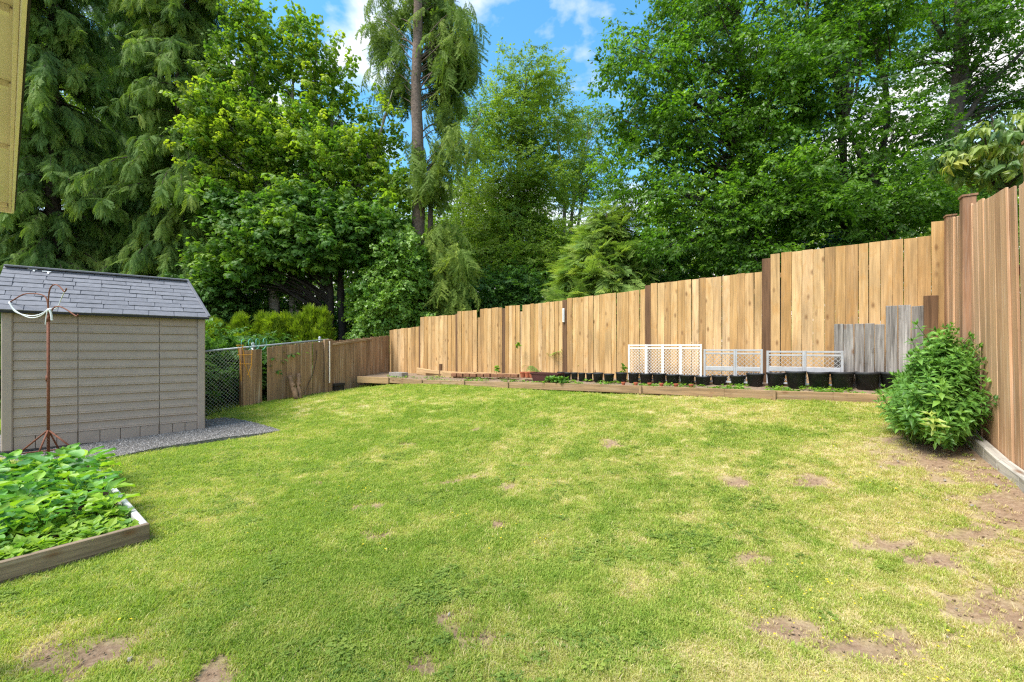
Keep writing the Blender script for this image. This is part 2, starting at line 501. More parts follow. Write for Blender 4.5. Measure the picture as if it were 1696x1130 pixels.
def broad_twig(mat, name, n=26, ln=.55, leaf=.085, wr=.62, spread=.22):
    s = LM(); tips = [(Vector((0, 0, 0)), Vector((1, 0, 0)), ln)]
    for k in range(4):
        a = R_(.15, .7) * ln
        tips.append((Vector((a, 0, R_(-.02, .04))), Vector((1, R_(-1.3, 1.3), R_(-.3, .3))).normalized(), ln * R_(.4, .7)))
    for o_, d, l in tips: s.rod(o_, o_ + d * l, .004)
    for k in range(n):
        o_, d, l = random.choice(tips)
        t = R_(.12, 1.0)
        p = o_ + d * l * t + rnd(.01)
        dd = (d * .5 + Vector((R_(-.4, .6), R_(-1, 1), R_(-.75, .15)))).normalized()
        nn = (Vector((R_(-.5, .5), R_(-.6, .6), 1))).normalized()
        z = leaf * R_(.7, 1.25)
        s.leaf(p + dd * .02, dd, nn, z, z * wr * R_(.85, 1.15), R_(.04, .2), R_(.05, .3))
    return s.mesh(name, mat)
def maple_twig(mat, name, n=16, ln=.5, leaf=.145):
    s = LM()
    s.rod(Vector((0, 0, 0)), Vector((ln, 0, 0)), .005)
    for k in range(n):
        t = R_(.1, 1.05); p = Vector((ln * t, 0, 0))
        a = R_(-1, 1)
        dd = Vector((R_(-.1, .9), a, R_(-.65, .1))).normalized()
        st = p + dd * R_(.06, .2)
        s.rod(p, st, .003)
        s.maple(st, (dd + Vector((0, 0, R_(-.6, .1)))).normalized(), Vector((R_(-.4, .4), R_(-.4, .4), 1)).normalized(), leaf * R_(.6, 1.2))
    return s.mesh(name, mat)
def frond(mat, name, ln=.8, nl=16, wd=.30, droop=.28, fine=7, fat=.022, limp=.35):
    """flat scale-leaf spray growing along +x, side branchlets each with its own fingers"""
    s = LM()
    def axis(t): return Vector((ln * t, .03 * math.sin(3 * t), -droop * ln * t * t))
    for k in range(5): s.rod(axis(k / 5), axis((k + 1) / 5), .004)
    for i in range(nl):
        t = (i + .6) / nl
        for sg in (-1, 1):
            if random.random() < .10: continue
            L2 = wd * (1 - t) ** .7 * (.35 + .65 * min(1, t * 4)) * R_(.75, 1.2) + .04
            o_ = axis(t); d = Vector((.75, sg * 1.0, R_(-.30, .1))).normalized()
            prev = o_
            for q in range(fine):
                u = (q + 1) / fine
                p = o_ + d * L2 * u + Vector((.06 * u * u, 0, -limp * L2 * u * u))
                wv = fat * (1.15 - .55 * u) * R_(.8, 1.3)
                fwd = (p - prev).normalized()
                e = fwd.cross(Vector((0, 0, 1))).normalized()
                for s2 in (-1, 1):
                    tip = p + (fwd * .9 + e * s2 * .9 + Vector((0, 0, R_(-.5, .25)))).normalized() * wv * 2.0
                    s.tri(prev, p, tip) if s2 > 0 else s.tri(p, prev, tip)
                prev = p
    return s.mesh(name, mat)
def needle_spray(mat, name, ln=.7, n=9, droop=.5, hang=.35):
    """hemlock or fir branch end with hanging twigs of short needles"""
    s = LM()
    def axis(t): return Vector((ln * t, .04 * math.sin(4 * t), -droop * ln * t * t))
    for k in range(4): s.rod(axis(k / 4), axis((k + 1) / 4), .006)
    for i in range(n):
        t = (i + .8) / n
        for sg in (-1, 1):
            L2 = hang * R_(.45, 1.15)
            o_ = axis(t); d = Vector((.55, sg * R_(.4, .9), R_(-.9, -.1))).normalized()
            m_ = 9; prev = o_
            for q in range(m_):
                u = (q + 1) / m_
                p = o_ + d * L2 * u + Vector((0, 0, -.5 * L2 * u * u))
                fwd = (p - prev).normalized(); e = fwd.cross(Vector((R_(-.4, .4), R_(-.4, .4), 1))).normalized()
                for s2 in (-1, 1):
                    tip = p + (fwd * .8 + e * s2 + Vector((0, 0, R_(-.4, .3)))).normalized() * .07 * R_(.7, 1.3)
                    s.tri(prev, p, tip)
                prev = p
    return s.mesh(name, mat)
def sprig(mat, name, h=.42, pairs=8, leaf=.115):
    """upright leafy stem with crossed pairs of lance leaves; grows along +x like the other twigs"""
    s = LM(); s.rod(Vector((0, 0, 0)), Vector((h, 0, 0)), .005)
    for i in range(pairs):
        t = .25 + .75 * i / (pairs - 1)
        for k in range(2):
            a = (i % 2) * PI / 2 + k * PI + R_(-.3, .3)
            o_ = Vector((0, math.cos(a), math.sin(a)))
            up = .35 + .9 * max(0, t - .75) * 4 * .5
            d = (o_ + Vector((up * R_(.5, 1.2) - .15, 0, 0))).normalized()
            z = leaf * R_(.8, 1.2) * (1.0 if t < .85 else .7)
            s.leaf(Vector((h * t, 0, 0)), d, Vector((1, 0, 0)), z, z * .40, .10, .18)
    for k in range(4):
        a = R_(0, 6.28); s.leaf(Vector((h, 0, 0)), Vector((1.1, math.cos(a) * .7, math.sin(a) * .7)), Vector((-1, math.cos(a), math.sin(a))), leaf * .55, leaf * .2, .1, .1)
    return s.mesh(name, mat)

LEAF = {
 'birch': leaf_mat('leaf_broad', [(0, (.05, .115, .016)), (.45, (.10, .21, .022)), (.8, (.17, .31, .03)), (1, (.25, .39, .04))], .45, .4, .4),
 'maple': leaf_mat('leaf_maple', [(0, (.05, .115, .026)), (.4, (.10, .21, .034)), (.7, (.22, .33, .034)), (1, (.38, .44, .05))], .45, .5, .3),
 'alder': leaf_mat('leaf_alder', [(0, (.08, .145, .024)), (.5, (.165, .265, .04)), (1, (.27, .36, .06))], .45, .55, .25),
 'cedar': leaf_mat('leaf_cedar', [(0, (.085, .155, .048)), (.35, (.15, .245, .062)), (.7, (.235, .325, .07)), (1, (.36, .42, .10))], .35, .65, .15),
 'fir': leaf_mat('leaf_fir', [(0, (.08, .14, .03)), (.5, (.16, .24, .045)), (1, (.27, .34, .06))], .35, .65, .15),
 'ivy': leaf_mat('leaf_ivy', [(0, (.065, .15, .02)), (.5, (.13, .265, .03)), (1, (.22, .36, .05))], .3, .4, .45),
 'arbor': leaf_mat('leaf_arborvitae', [(0, (.13, .20, .016)), (.5, (.22, .31, .022)), (1, (.34, .42, .035))], .35, .6, .2),
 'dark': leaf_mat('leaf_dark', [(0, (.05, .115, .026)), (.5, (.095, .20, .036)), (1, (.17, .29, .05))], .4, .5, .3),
 'mint': leaf_mat('leaf_mint', [(0, (.06, .15, .03)), (.5, (.12, .26, .045)), (.9, (.21, .37, .06)), (1, (.40, .40, .08))], .32, .45, .35),
 'cherry': leaf_mat('leaf_cherry', [(0, (.07, .14, .06)), (.5, (.13, .22, .05)), (.8, (.30, .36, .06)), (1, (.46, .40, .10))], .35, .4, .45),
 'grass': leaf_mat('grass_blade', [(0, (.22, .32, .055)), (.30, (.325, .405, .08)), (.55, (.44, .455, .125)), (.8, (.56, .50, .24)), (1, (.61, .50, .32))], .4, .7, .12),
 'clover': leaf_mat('clover_leaf', [(0, (.15, .235, .05)), (.5, (.225, .31, .06)), (1, (.32, .39, .08))], .35, .65, .15),
 'veg': leaf_mat('vegetable_leaf', [(0, (.09, .24, .07)), (.35, (.14, .32, .07)), (.7, (.21, .39, .045)), (1, (.31, .47, .035))], .3, .45, .35, attr='OBJECT'),
 'veg_small': leaf_mat('seedling_leaf', [(0, (.13, .27, .05)), (.5, (.22, .37, .035)), (1, (.33, .46, .045))], .35, .5, .3),
}
source('broad', [broad_twig(LEAF['birch'], 'broad_twig', n=22, ln=.58, leaf=R_(.08, .11), wr=.66) for _ in range(5)])
source('broad_small', [broad_twig(LEAF['alder'], 'alder_twig', n=34, ln=.7, leaf=.085, wr=.7) for _ in range(4)])
source('dark', [broad_twig(LEAF['dark'], 'dark_twig', n=30, ln=.6, leaf=.11) for _ in range(4)])
source('maple', [maple_twig(LEAF['maple'], 'maple_twig') for _ in range(4)])
source('cedar', [frond(LEAF['cedar'], 'cedar_frond', .40, 12, .095, .5, 5, .0145, .9) for _ in range(4)])
source('cypress', [frond(LEAF['cedar'], 'cypress_frond', .5, 12, .16, .1, 6, .016, .15) for _ in range(3)])
source('arbor', [frond(LEAF['arbor'], 'arborvitae_frond', .20, 7, .06, -.1, 4, .010, -.1) for _ in range(3)])
source('fir', [needle_spray(LEAF['fir'], 'fir_spray') for _ in range(4)])
source('ivy', [broad_twig(LEAF['ivy'], 'ivy_twig', n=22, ln=.30, leaf=.085, wr=.95) for _ in range(4)])
source('mint', [sprig(LEAF['mint'], 'mint_sprig') for _ in range(4)])
def cherry_twig():
    s = LM(); s.rod(Vector((0, 0, 0)), Vector((.4, 0, 0)), .006)
    for k in range(14):
        p = Vector((.4 * R_(.15, 1.05), 0, 0)); a = R_(-1, 1)
        s.leaf(p, Vector((R_(.1, .8), a, R_(-1.0, -.2))), Vector((R_(-.2, .6), R_(-.4, .4), 1)), .16 * R_(.7, 1.15), .062, .16, .25)
    return s.mesh('cherry_twig', LEAF['cherry'])
source('cherry', [cherry_twig() for _ in range(4)])
def tuft(n=26, rad=.06, h=(.012, .034), w=.0034):
    s = LM()
    for k in range(n):
        a = R_(0, 6.28); r = rad * math.sqrt(random.random()); p = Vector((r * math.cos(a), r * math.sin(a), -.006))
        b = R_(0, 6.28); hh = R_(*h); lean = R_(.15, 1.1) * hh
        d = Vector((math.cos(b), math.sin(b), 0)); e = Vector((-d.y, d.x, 0)) * w * R_(.6, 1.2)
        m_ = p + d * lean * .35 + Vector((0, 0, hh * .65)); t_ = p + d * lean + Vector((0, 0, hh * R_(.8, 1.0)))
        i = len(s.v); s.v += [p - e, p + e, m_ + e * .8, m_ - e * .8, t_]
        s.f += [(i, i + 1, i + 2, i + 3), (i + 3, i + 2, i + 4)]
    return s.mesh('grass_tuft', LEAF['grass'])
source('grass', [tuft() for _ in range(5)] + [tuft(20, .06, (.02, .052), .003) for _ in range(2)])
def clover(n=15, rad=.06):
    s = LM()
    for k in range(n):
        a = R_(0, 6.28); r = rad * math.sqrt(random.random()); c = Vector((r * math.cos(a), r * math.sin(a), R_(.012, .035)))
        b = R_(0, 6.28)
        for j in range(3):
            d = Vector((math.cos(b + j * 2.09), math.sin(b + j * 2.09), R_(-.1, .35)))
            s.leaf(c, d, Vector((0, 0, 1)), .016 * R_(.8, 1.3), .014, .05, .05)
    return s.mesh('clover_tuft', LEAF['clover'])
source('clover', [clover() for _ in range(4)])
def seedling(n=6):
    s = LM()
    for k in range(n):
        a = R_(0, 6.28); d = Vector((math.cos(a), math.sin(a), R_(.1, .8)))
        p = Vector((R_(-.01, .01), R_(-.01, .01), R_(.01, .04)))
        z = R_(.035, .065); s.leaf(p, d, Vector((0, 0, 1)), z, z * .7, .1, .1)
    return s.mesh('seedling', LEAF['veg_small'])
source('seedling', [seedling() for _ in range(4)])
def pebble(r, mat):
    bm = bmesh.new(); bmesh.ops.create_icosphere(bm, subdivisions=1, radius=r)
    for v in bm.verts: v.co = Vector((v.co.x * R_(.7, 1.3), v.co.y * R_(.7, 1.2), v.co.z * R_(.4, .8)))
    me = bpy.data.meshes.new('pebble'); bm.to_mesh(me); bm.free(); me.materials.append(mat); return me
m, nt, b = new_mat('pebble_mix')
_a = nd(nt, 'ShaderNodeAttribute'); _a.attribute_name = 'tint'; _a.attribute_type = 'INSTANCER'
nt.links.new(ramp(nt, [(0, (.06, .055, .05)), (.4, (.15, .135, .12)), (.75, (.24, .22, .205)), (1, (.40, .375, .35))], _a.outputs['Fac']), b.inputs['Base Color'])
b.inputs['Roughness'].default_value = .8
source('pebble', [pebble(.011, m) for _ in range(5)])
source('stone', [pebble(.022, M['stone']) for _ in range(4)])
M['crumb'] = plain('soil_crumb', (.27, .185, .115), .95, .4, 30)
def crumb(): return pebble(.012, M['crumb'])
source('crumb', [crumb() for _ in range(4)])
def flower():
    s = LM()
    for k in range(5):
        a = k * 1.257; s.leaf(Vector((0, 0, .045)), Vector((math.cos(a), math.sin(a), .25)), Vector((0, 0, 1)), .010, .009, .05, 0)
    return s.mesh('flower', M['yellow'])
M['yellow'] = plain('yellow_petal', (.75, .55, .02), .6)
source('flower', [flower()])

# ------------------------------------------------------------------ main lines of the yard
def Zf(px): return 12.3 * 918.0 / (px + 180.0)          # the cedar fence's distance at a photo column
def Ze(px): return .9 * Zf(px)                            # the timber edging in front of it
FD = Vector((.815, -.579, 0)); FN = Vector((-.579, -.815, 0))   # along the cedar fence to the right; towards the yard
def FP(px, k=1.0):
    Z = Zf(px) * k
    return Vector(((px - CX) / F * Z, Z, 0))
SHED_L = Vector((-7.21, 6.22, 0)); SHED_U = Vector((.758, .653, 0)).normalized(); SHED_W = Vector((-SHED_U.y, SHED_U.x, 0)); SHED_N = -SHED_W
SHED_LEN, SHED_DEP = 2.375, 1.9
BED_C = Vector((-2.84, 3.41, 0)); BED_A = Vector((-.763, .647, 0)).normalized(); BED_B = Vector((-.57, -.82, 0)).normalized()
RF = [Vector((6.36, 6.46, 0)), Vector((4.80, 4.60, 0)), Vector((4.18, 3.60, 0)), Vector((3.56, 2.60, 0)), Vector((2.94, 1.6, 0))]   # right fence
LF0 = Vector((-3.80, 13.70, 0)); LF1 = Vector((-6.60, 8.23, 0)); LD = (LF1 - LF0).normalized()
def LFp(px):                                              # point of the left fence at a photo column
    r = (px - CX) / F
    t = (r * LF0.y - LF0.x) / (LD.x - r * LD.y)
    return LF0 + LD * t

# edging: photo column, top row, foot row, distance
EDGE = [(592, 623.5, 635.5, 12.15), (645, 625.5, 634.5, 12.0), (700, 629, 637, 11.4), (770, 631, 639, Ze(770)), (842, 633, 642, Ze(842)), (900, 634, 645, Ze(900)), (1062, 639, 650, Ze(1062)),
        (1200, 644, 657, Ze(1200)), (1283, 647, 661, Ze(1283)), (1380, 650, 664, Ze(1380)), (1478, 653.5, 669, Ze(1478))]
def edge_top(i): return U(EDGE[i][0], EDGE[i][1], EDGE[i][3])

DIRT = []   # bare spots: centre x, y, radius x, radius y, angle
for px, py, rx, ry in ((755, 797, .20, .10), (835, 806, .17, .07), (628, 888, .17, .08), (768, 1040, .15, .11), (830, 868, .10, .07), (150, 1082, .30, .13), (255, 1095, .16, .09),
                       (622, 838, .09, .06), (455, 912, .11, .06), (708, 1100, .10, .06), (678, 735, .16, .10), (1020, 735, .18, .12), (790, 712, .12, .10), (525, 800, .09, .06), (350, 1125, .14, .08), (585,842,.08,.05), (868,770,.1,.05),
                       (1650, 1010, .24, .12), (1560, 925, .2, .09), (1340, 800, .16, .1), (1290, 1040, .2, .07), (1215, 800, .14, .1), (1470, 1070, .25, .08), (1620, 880, .22, .1), (1480, 905, .18, .08), (1250, 925, .16, .06), (240, 893, .12, .07)):
    g_ = G(px, py); DIRT.append((g_.x, g_.y, rx * 1.1, ry * 1.4))
def seg_dist(x, y, a, b):
    d = b - a; l2 = d.x * d.x + d.y * d.y
    t = np.clip(((x - a.x) * d.x + (y - a.y) * d.y) / l2, 0, 1)
    return np.hypot(x - a.x - t * d.x, y - a.y - t * d.y)
def dirt_mask(x, y):
    x = np.asarray(x, float); y = np.asarray(y, float)
    wob = fbm(x * 5, y * 5, 31) - .5; wob2 = fbm(x * 14, y * 14, 32, 3) - .5
    m = np.zeros_like(x)
    for cx, cy, rx, ry in DIRT:
        r = np.hypot((x - cx) / rx, (y - cy) / ry)
        m = np.maximum(m, np.clip(1.5 - 1.0 * r + wob * 1.5 + wob2 * 1.8, 0, 1))
    d = np.minimum.reduce([seg_dist(x, y, RF[i], RF[i + 1]) for i in range(1, 4)])
    m = np.maximum(m, np.clip(1.4 - d / .55 + wob * 1.3 + wob2 * 1.0, 0, 1))
    d2 = seg_dist(x, y, Vector((3.95, 4.1, 0)), Vector((4.2, 4.5, 0)))
    m = np.maximum(m, np.clip(1.3 - d2 / .42 + wob * 1.2 + wob2, 0, 1))
    return m
def dry_mask(x, y):
    x = np.asarray(x, float); y = np.asarray(y, float)
    n = fbm(x * 1.1 + 7, y * 1.1, 61, 4); n2 = fbm(x * 4.2, y * 4.2, 71, 3)
    right = np.clip((x / np.maximum(y, 1.5) - .10) * .85, -.15, .65)
    n3 = fbm(x * 15, y * 15, 81, 2)
    return np.clip((n - .5) * 1.05 + (n2 - .5) * 1.25 + (n3 - .5) * .8 + .40 + right * .75, 0, 1)

def in_poly(x, y, poly):
    inside = np.zeros(len(x), bool); j = len(poly) - 1
    for i in range(len(poly)):
        xi, yi = poly[i][:2]; xj, yj = poly[j][:2]
        c = ((yi > y) != (yj > y)) & (x < (xj - xi) * (y - yi) / (yj - yi + 1e-12) + xi)
        inside ^= c; j = i
    return inside
PAD_TIP = G(466, 714)
s0 = SHED_L + SHED_U * SHED_LEN
PAD = [tuple((SHED_L + SHED_N * .42 - SHED_U * .3)[:2]), tuple(G(170, 764)[:2]), tuple(G(260, 748)[:2]), tuple(G(370, 731)[:2]), tuple(G(430, 722)[:2]), tuple(PAD_TIP[:2]), tuple(G(425, 703)[:2]), tuple(G(375, 692)[:2]),
       tuple((s0 + SHED_W * .9 + SHED_U * .12)[:2]), tuple((s0 + SHED_W * 2.2 + SHED_U * .1)[:2]), tuple((SHED_L + SHED_W * 2.2 - SHED_U * .3)[:2])]
BED_LA, BED_LB = 2.75, 2.2
BED = [tuple((BED_C + BED_A * a + BED_B * b_)[:2]) for a, b_ in ((0, 0), (BED_LA, 0), (BED_LA, BED_LB), (0, BED_LB))]
LAWN = [(-3.4, -.5), (3.4, -.5), tuple(RF[4][:2]), tuple(RF[2][:2]), tuple(RF[1][:2]), (5.6, 5.9)] + [tuple(edge_top(i)[:2]) for i in range(len(EDGE) - 1, -1, -1)] + \
       [tuple(LFp(592)[:2]), tuple(LFp(400)[:2]), tuple(LFp(338)[:2]), (-6.3, 8.6), (-7.5, 5.5), (-7.5, 3), (-5, 1)]

# ------------------------------------------------------------------ ground
def graded(lo, hi, step, far, n):
    core = np.arange(lo, hi + 1e-6, step)
    g = np.geomspace(step * 2, far, n)
    return np.r_[(lo - g)[::-1], core, hi + g]
gx = graded(-9, 8, .085, 900, 26); gy = graded(-1.5, 15, .085, 900, 26)
XX, YY = np.meshgrid(gx, gy)
ZZ = ground_z(XX, YY)
dm = dirt_mask(XX.ravel(), YY.ravel())
lawn_in = in_poly(XX.ravel(), YY.ravel(), LAWN)
ZZ = ZZ - (dm * lawn_in * .012).reshape(ZZ.shape)
nx, ny = len(gx), len(gy)
idx = np.arange(nx * ny).reshape(ny, nx)
quads = np.stack([idx[:-1, :-1], idx[:-1, 1:], idx[1:, 1:], idx[1:, :-1]], -1).reshape(-1, 4)
gm = bpy.data.meshes.new('ground')
gm.vertices.add(nx * ny); gm.vertices.foreach_set('co', np.stack([XX, YY, ZZ], -1).astype(np.float32).ravel())
gm.loops.add(quads.size); gm.loops.foreach_set('vertex_index', quads.astype(np.int32).ravel())
gm.polygons.add(len(quads)); gm.polygons.foreach_set('loop_start', np.arange(0, quads.size, 4, dtype=np.int32))
gm.polygons.foreach_set('use_smooth', np.ones(len(quads), bool))
gm.update(calc_edges=True)
for nm, val in (('dirt', dm), ('dry', dry_mask(XX.ravel(), YY.ravel())), ('lawn', lawn_in.astype(float))):
    a = gm.attributes.new(nm, 'FLOAT', 'POINT'); a.data.foreach_set('value', val.astype(np.float32))
m, nt, b = new_mat('ground_surface'); lk = nt.links.new
def ga(n): a = nd(nt, 'ShaderNodeAttribute'); a.attribute_name = n; return a.outputs['Fac']
n1 = nd(nt, 'ShaderNodeTexNoise', Scale=38.0, Detail=6.0, Roughness=.7)
n2 = nd(nt, 'ShaderNodeTexNoise', Scale=3.0, Detail=5.0, Roughness=.6)
tc = nt.nodes.new('ShaderNodeTexCoord'); lk(tc.outputs['Object'], n1.inputs['Vector']); lk(tc.outputs['Object'], n2.inputs['Vector'])
green = ramp(nt, [(.3, (.20, .25, .045)), (.7, (.36, .39, .08))], n1.outputs['Fac'])
straw = ramp(nt, [(.3, (.34, .28, .12)), (.7, (.54, .45, .24))], n1.outputs['Fac'])
soil = ramp(nt, [(.25, (.15, .095, .06)), (.5, (.27, .18, .115)), (.75, (.38, .28, .19))], n1.outputs['Fac'])
wood_floor = ramp(nt, [(.3, (.03, .045, .014)), (.7, (.06, .085, .02))], n2.outputs['Fac'])
c = mixc(nt, green, straw, ga('dry')); c = mixc(nt, c, soil, ga('dirt')); c = mixc(nt, wood_floor, c, ga('lawn'))
lk(c, b.inputs['Base Color']); b.inputs['Roughness'].default_value = .95; b.inputs['Specular IOR Level'].default_value = .1
bump(nt, b, n1.outputs['Fac'], .7, .02)
gm.materials.append(m)
tag(obj('ground', gm), kind='structure')

# grass, clover and flowers, denser close to the camera
def lawn_points(n, z0, z1, seed):
    r = np.random.default_rng(seed)
    y = z0 + (z1 - z0) * r.random(n); x = (r.random(n) * 2 - 1) * (1.2 * y + .4)
    ok = in_poly(x, y, LAWN) & ~in_poly(x, y, PAD) & ~in_poly(x, y, BED)
    return x[ok], y[ok]
def rot_rand(n, tilt=.15): return np.stack([RNG.normal(0, tilt, n), RNG.normal(0, tilt, n), RNG.random(n) * 6.283], -1)
gxs, gys, gsz = [], [], []
for n, a, b_, sz in ((38000, 1.55, 3.2, .85), (42000, 3.2, 5.2, 1.0), (42000, 5.2, 8.0, 1.2), (36000, 8.0, 13.0, 1.45)):
    x, y = lawn_points(n, a, b_, n); gxs.append(x); gys.append(y); gsz.append(np.full(len(x), sz))
x = np.concatenate(gxs); y = np.concatenate(gys); sz = np.concatenate(gsz)
dmk = dirt_mask(x, y); dry = dry_mask(x, y)
keep = (RNG.random(len(x)) > np.clip(dmk * 1.15, 0, .97)) & (RNG.random(len(x)) > np.clip(dry - .55, 0, 1) * .75)
x, y, sz, dmk, dry = x[keep], y[keep], sz[keep], dmk[keep], dry[keep]
far = np.clip((y - 4) / 6, 0, 1)
tint = np.clip(.16 + .60 * dry + RNG.normal(0, .19, len(x)) + .12 * dmk, 0, 1)
long_ = (fbm(x * 1.7, y * 1.7, 91) > .56) & (RNG.random(len(x)) < .4)
P = np.stack([x, y, ground_z(x, y)], -1)
tag(scatter('lawn_grass', 'grass', P, rot_rand(len(x)), sz * RNG.uniform(.75, 1.2, len(x)) * (1 - .3 * dry), tint, pick=np.where(long_, RNG.integers(5, 7, len(x)), RNG.integers(0, 5, len(x)))),
    'short mown lawn grass with green and straw patches', 'grass', kind='stuff')
x, y = lawn_points(60000, 1.6, 6.5, 3)
cl = fbm(x * 1.9 + 3, y * 1.9, 101, 4); keep = (cl > .47) & (dirt_mask(x, y) < .3) & (dry_mask(x, y) < .62) & (RNG.random(len(x)) < (cl - .46) * .75)
x, y = x[keep], y[keep]
tag(scatter('clover', 'clover', np.stack([x, y, ground_z(x, y)], -1), rot_rand(len(x), .1), RNG.uniform(.5, .9, len(x)), RNG.normal(.45, .3, len(x))), 'dark green clover patches in the lawn', 'clover', kind='stuff')
x, y = lawn_points(2600, 1.7, 6.0, 5)
keep = fbm(x * 1.2, y * 1.2, 131, 3) > .655; keep |= (np.hypot(x - G(1400, 1040).x, y - G(1400, 1040).y) < .55) & (RNG.random(len(x)) < .9)
x, y = x[keep], y[keep]
tag(scatter('lawn_flowers', 'flower', np.stack([x, y, ground_z(x, y)], -1), rot_rand(len(x), .2), RNG.uniform(.45, .8, len(x)), RNG.random(len(x))), 'tiny yellow flowers dotted over the lawn', 'flowers', kind='stuff')
x, y = lawn_points(30000, 1.7, 6.5, 8)
dk = dirt_mask(x, y); keep = (dk > .55) & (RNG.random(len(x)) < .22); x, y = x[keep], y[keep]
tag(scatter('soil_crumbs', 'crumb', np.stack([x, y, ground_z(x, y)], -1), rot_rand(len(x), .5), RNG.uniform(.2, .8, len(x)), RNG.random(len(x))), 'loose soil crumbs on the bare patches', 'soil', kind='stuff')
x, y = lawn_points(2600, 1.7, 5.5, 9)
keep = (dirt_mask(x, y) > .35) & (RNG.random(len(x)) < .06) | (x > 1.2) & (RNG.random(len(x)) < .015); x, y = x[keep], y[keep]
tag(scatter('small_stones', 'stone', np.stack([x, y, ground_z(x, y) + .006], -1), rot_rand(len(x), .5), RNG.uniform(.3, .7, len(x)), RNG.random(len(x))), 'small pale stones lying in the dry grass', 'stones', kind='stuff')
# the neighbour's lower grass behind the wire fence
nx_ = RNG.uniform(-12, -4, 16000); ny_ = RNG.uniform(8.5, 16, 16000)
sd = (nx_ - LF0.x) * (-LD.y) + (ny_ - LF0.y) * LD.x
keep = (np.abs(sd) > .12) & ~in_poly(nx_, ny_, LAWN) & ~in_poly(nx_, ny_, PAD); nx_, ny_ = nx_[keep], ny_[keep]
tag(scatter('neighbour_grass', 'grass', np.stack([nx_, ny_, ground_z(nx_, ny_)], -1), rot_rand(len(nx_)), RNG.uniform(1.2, 2.2, len(nx_)), RNG.normal(.25, .1, len(nx_))), 'bright grass beyond the chain link fence', 'grass', kind='stuff')

# gravel-faced concrete pad by the shed
pz = [gz(*p) + .03 for p in PAD]
mb = MB(); n = len(PAD)
V = [Vector((p[0], p[1], z)) for p, z in zip(PAD, pz)] + [Vector((p[0], p[1], z - .14)) for p, z in zip(PAD, pz)]
mb.add(V, [tuple(range(n))] + [(i, i + n, (i + 1) % n + n, (i + 1) % n) for i in range(n)])
m, nt, b = new_mat('exposed_aggregate'); lk = nt.links.new
v = nd(nt, 'ShaderNodeTexVoronoi', Scale=75.0); tc = nt.nodes.new('ShaderNodeTexCoord'); lk(tc.outputs['Object'], v.inputs['Vector'])
sp = nt.nodes.new('ShaderNodeSeparateColor'); lk(v.outputs['Color'], sp.inputs[0])
lk(ramp(nt, [(0, (.06, .055, .05)), (.5, (.13, .12, .11)), (1, (.24, .23, .21))], sp.outputs[0]), b.inputs['Base Color']); b.inputs['Roughness'].default_value = .85
bump(nt, b, v.outputs['Distance'], .6, .01)
for f in ():
    pass
pad = mb.build('gravel_pavement', m); tag(pad, kind='structure')
px_ = RNG.uniform(-8, -3.5, 60000); py_ = RNG.uniform(5, 9.5, 60000)
keep = in_poly(px_, py_, PAD)
q = np.stack([px_, py_], -1) - np.array(SHED_L[:2]); uu = q @ np.array(SHED_U[:2]); ww = q @ np.array(SHED_W[:2])
keep &= ~((uu > -.05) & (uu < SHED_LEN + .05) & (ww > 0)); px_, py_ = px_[keep], py_[keep]
PADP = np.array(PAD); 
A_ = np.c_[np.ones(n), PADP]; co, *_r = np.linalg.lstsq(A_, np.array(pz), rcond=None)
for vtx in pad.data.vertices:
    z = co[0] + co[1] * vtx.co.x + co[2] * vtx.co.y
    vtx.co.z = z if vtx.index < n else z - .14
tag(scatter('gravel', 'pebble', np.stack([px_, py_, co[0] + co[1] * px_ + co[2] * py_], -1), rot_rand(len(px_), .4), RNG.uniform(.5, 1.1, len(px_)), RNG.random(len(px_))), 'grey aggregate pebbles on the pavement around the shed', 'gravel', kind='stuff')

# soil strip between the edging and the cedar fence
rows = 7; V = []; Fc = []
cols = np.linspace(592, 1590, 90)
et = np.array([[e[0], edge_top(i).x, edge_top(i).y, edge_top(i).z] for i, e in enumerate(EDGE)])
last = et[-1] + (et[-1] - et[-2]) * 1.15
et = np.vstack([et, last])
def bed_pt(c, t):
    ex, ey, ez = (np.interp(c, et[:, 0], et[:, k]) for k in (1, 2, 3))
    f = FP(max(c, 645)) if c >= 645 else LF0.copy()
    return Vector((ex + (f.x - ex) * t, ey + (f.y - ey) * t, ez - .03 + .10 * t))
for c in cols:
    for r in range(rows):
        t = r / (rows - 1) * 1.05; p = bed_pt(c, t)
        p.z += (float(fbm(p.x * 4, p.y * 4, 15)) - .5) * .05
        V.append(p)
for i in range(len(cols) - 1):
    for r in range(rows - 1):
        a = i * rows + r; Fc.append((a, a + rows, a + rows + 1, a + 1))
m, nt, b = new_mat('bed_soil'); lk = nt.links.new
n1 = nd(nt, 'ShaderNodeTexNoise', Scale=30.0, Detail=6.0, Roughness=.7); tc = nt.nodes.new('ShaderNodeTexCoord'); lk(tc.outputs['Object'], n1.inputs['Vector'])
lk(ramp(nt, [(.3, (.11, .075, .045)), (.55, (.25, .175, .11)), (.75, (.36, .27, .18))], n1.outputs['Fac']), b.inputs['Base Color']); b.inputs['Roughness'].default_value = .95
bump(nt, b, n1.outputs['Fac'], .8, .02)
tag(obj('border_soil', mesh('border_soil', V, Fc, m, True)), kind='structure')
# low weeds in that strip
PP = []; 
for k in range(2600):
    c = R_(640, 1500); t = random.random() ** 1.6 * .55 + .02
    if vnoise(c * .05, t * 6, 9) < .42: continue
    p = bed_pt(c, t); PP.append((p.x, p.y, p.z))
PP = np.array(PP)
tag(scatter('border_weeds', 'seedling', PP, rot_rand(len(PP), .2), RNG.uniform(.3, .85, len(PP)), RNG.normal(.3, .25, len(PP))), 'low weeds sprouting in the soil strip behind the edging', 'weeds', kind='stuff')

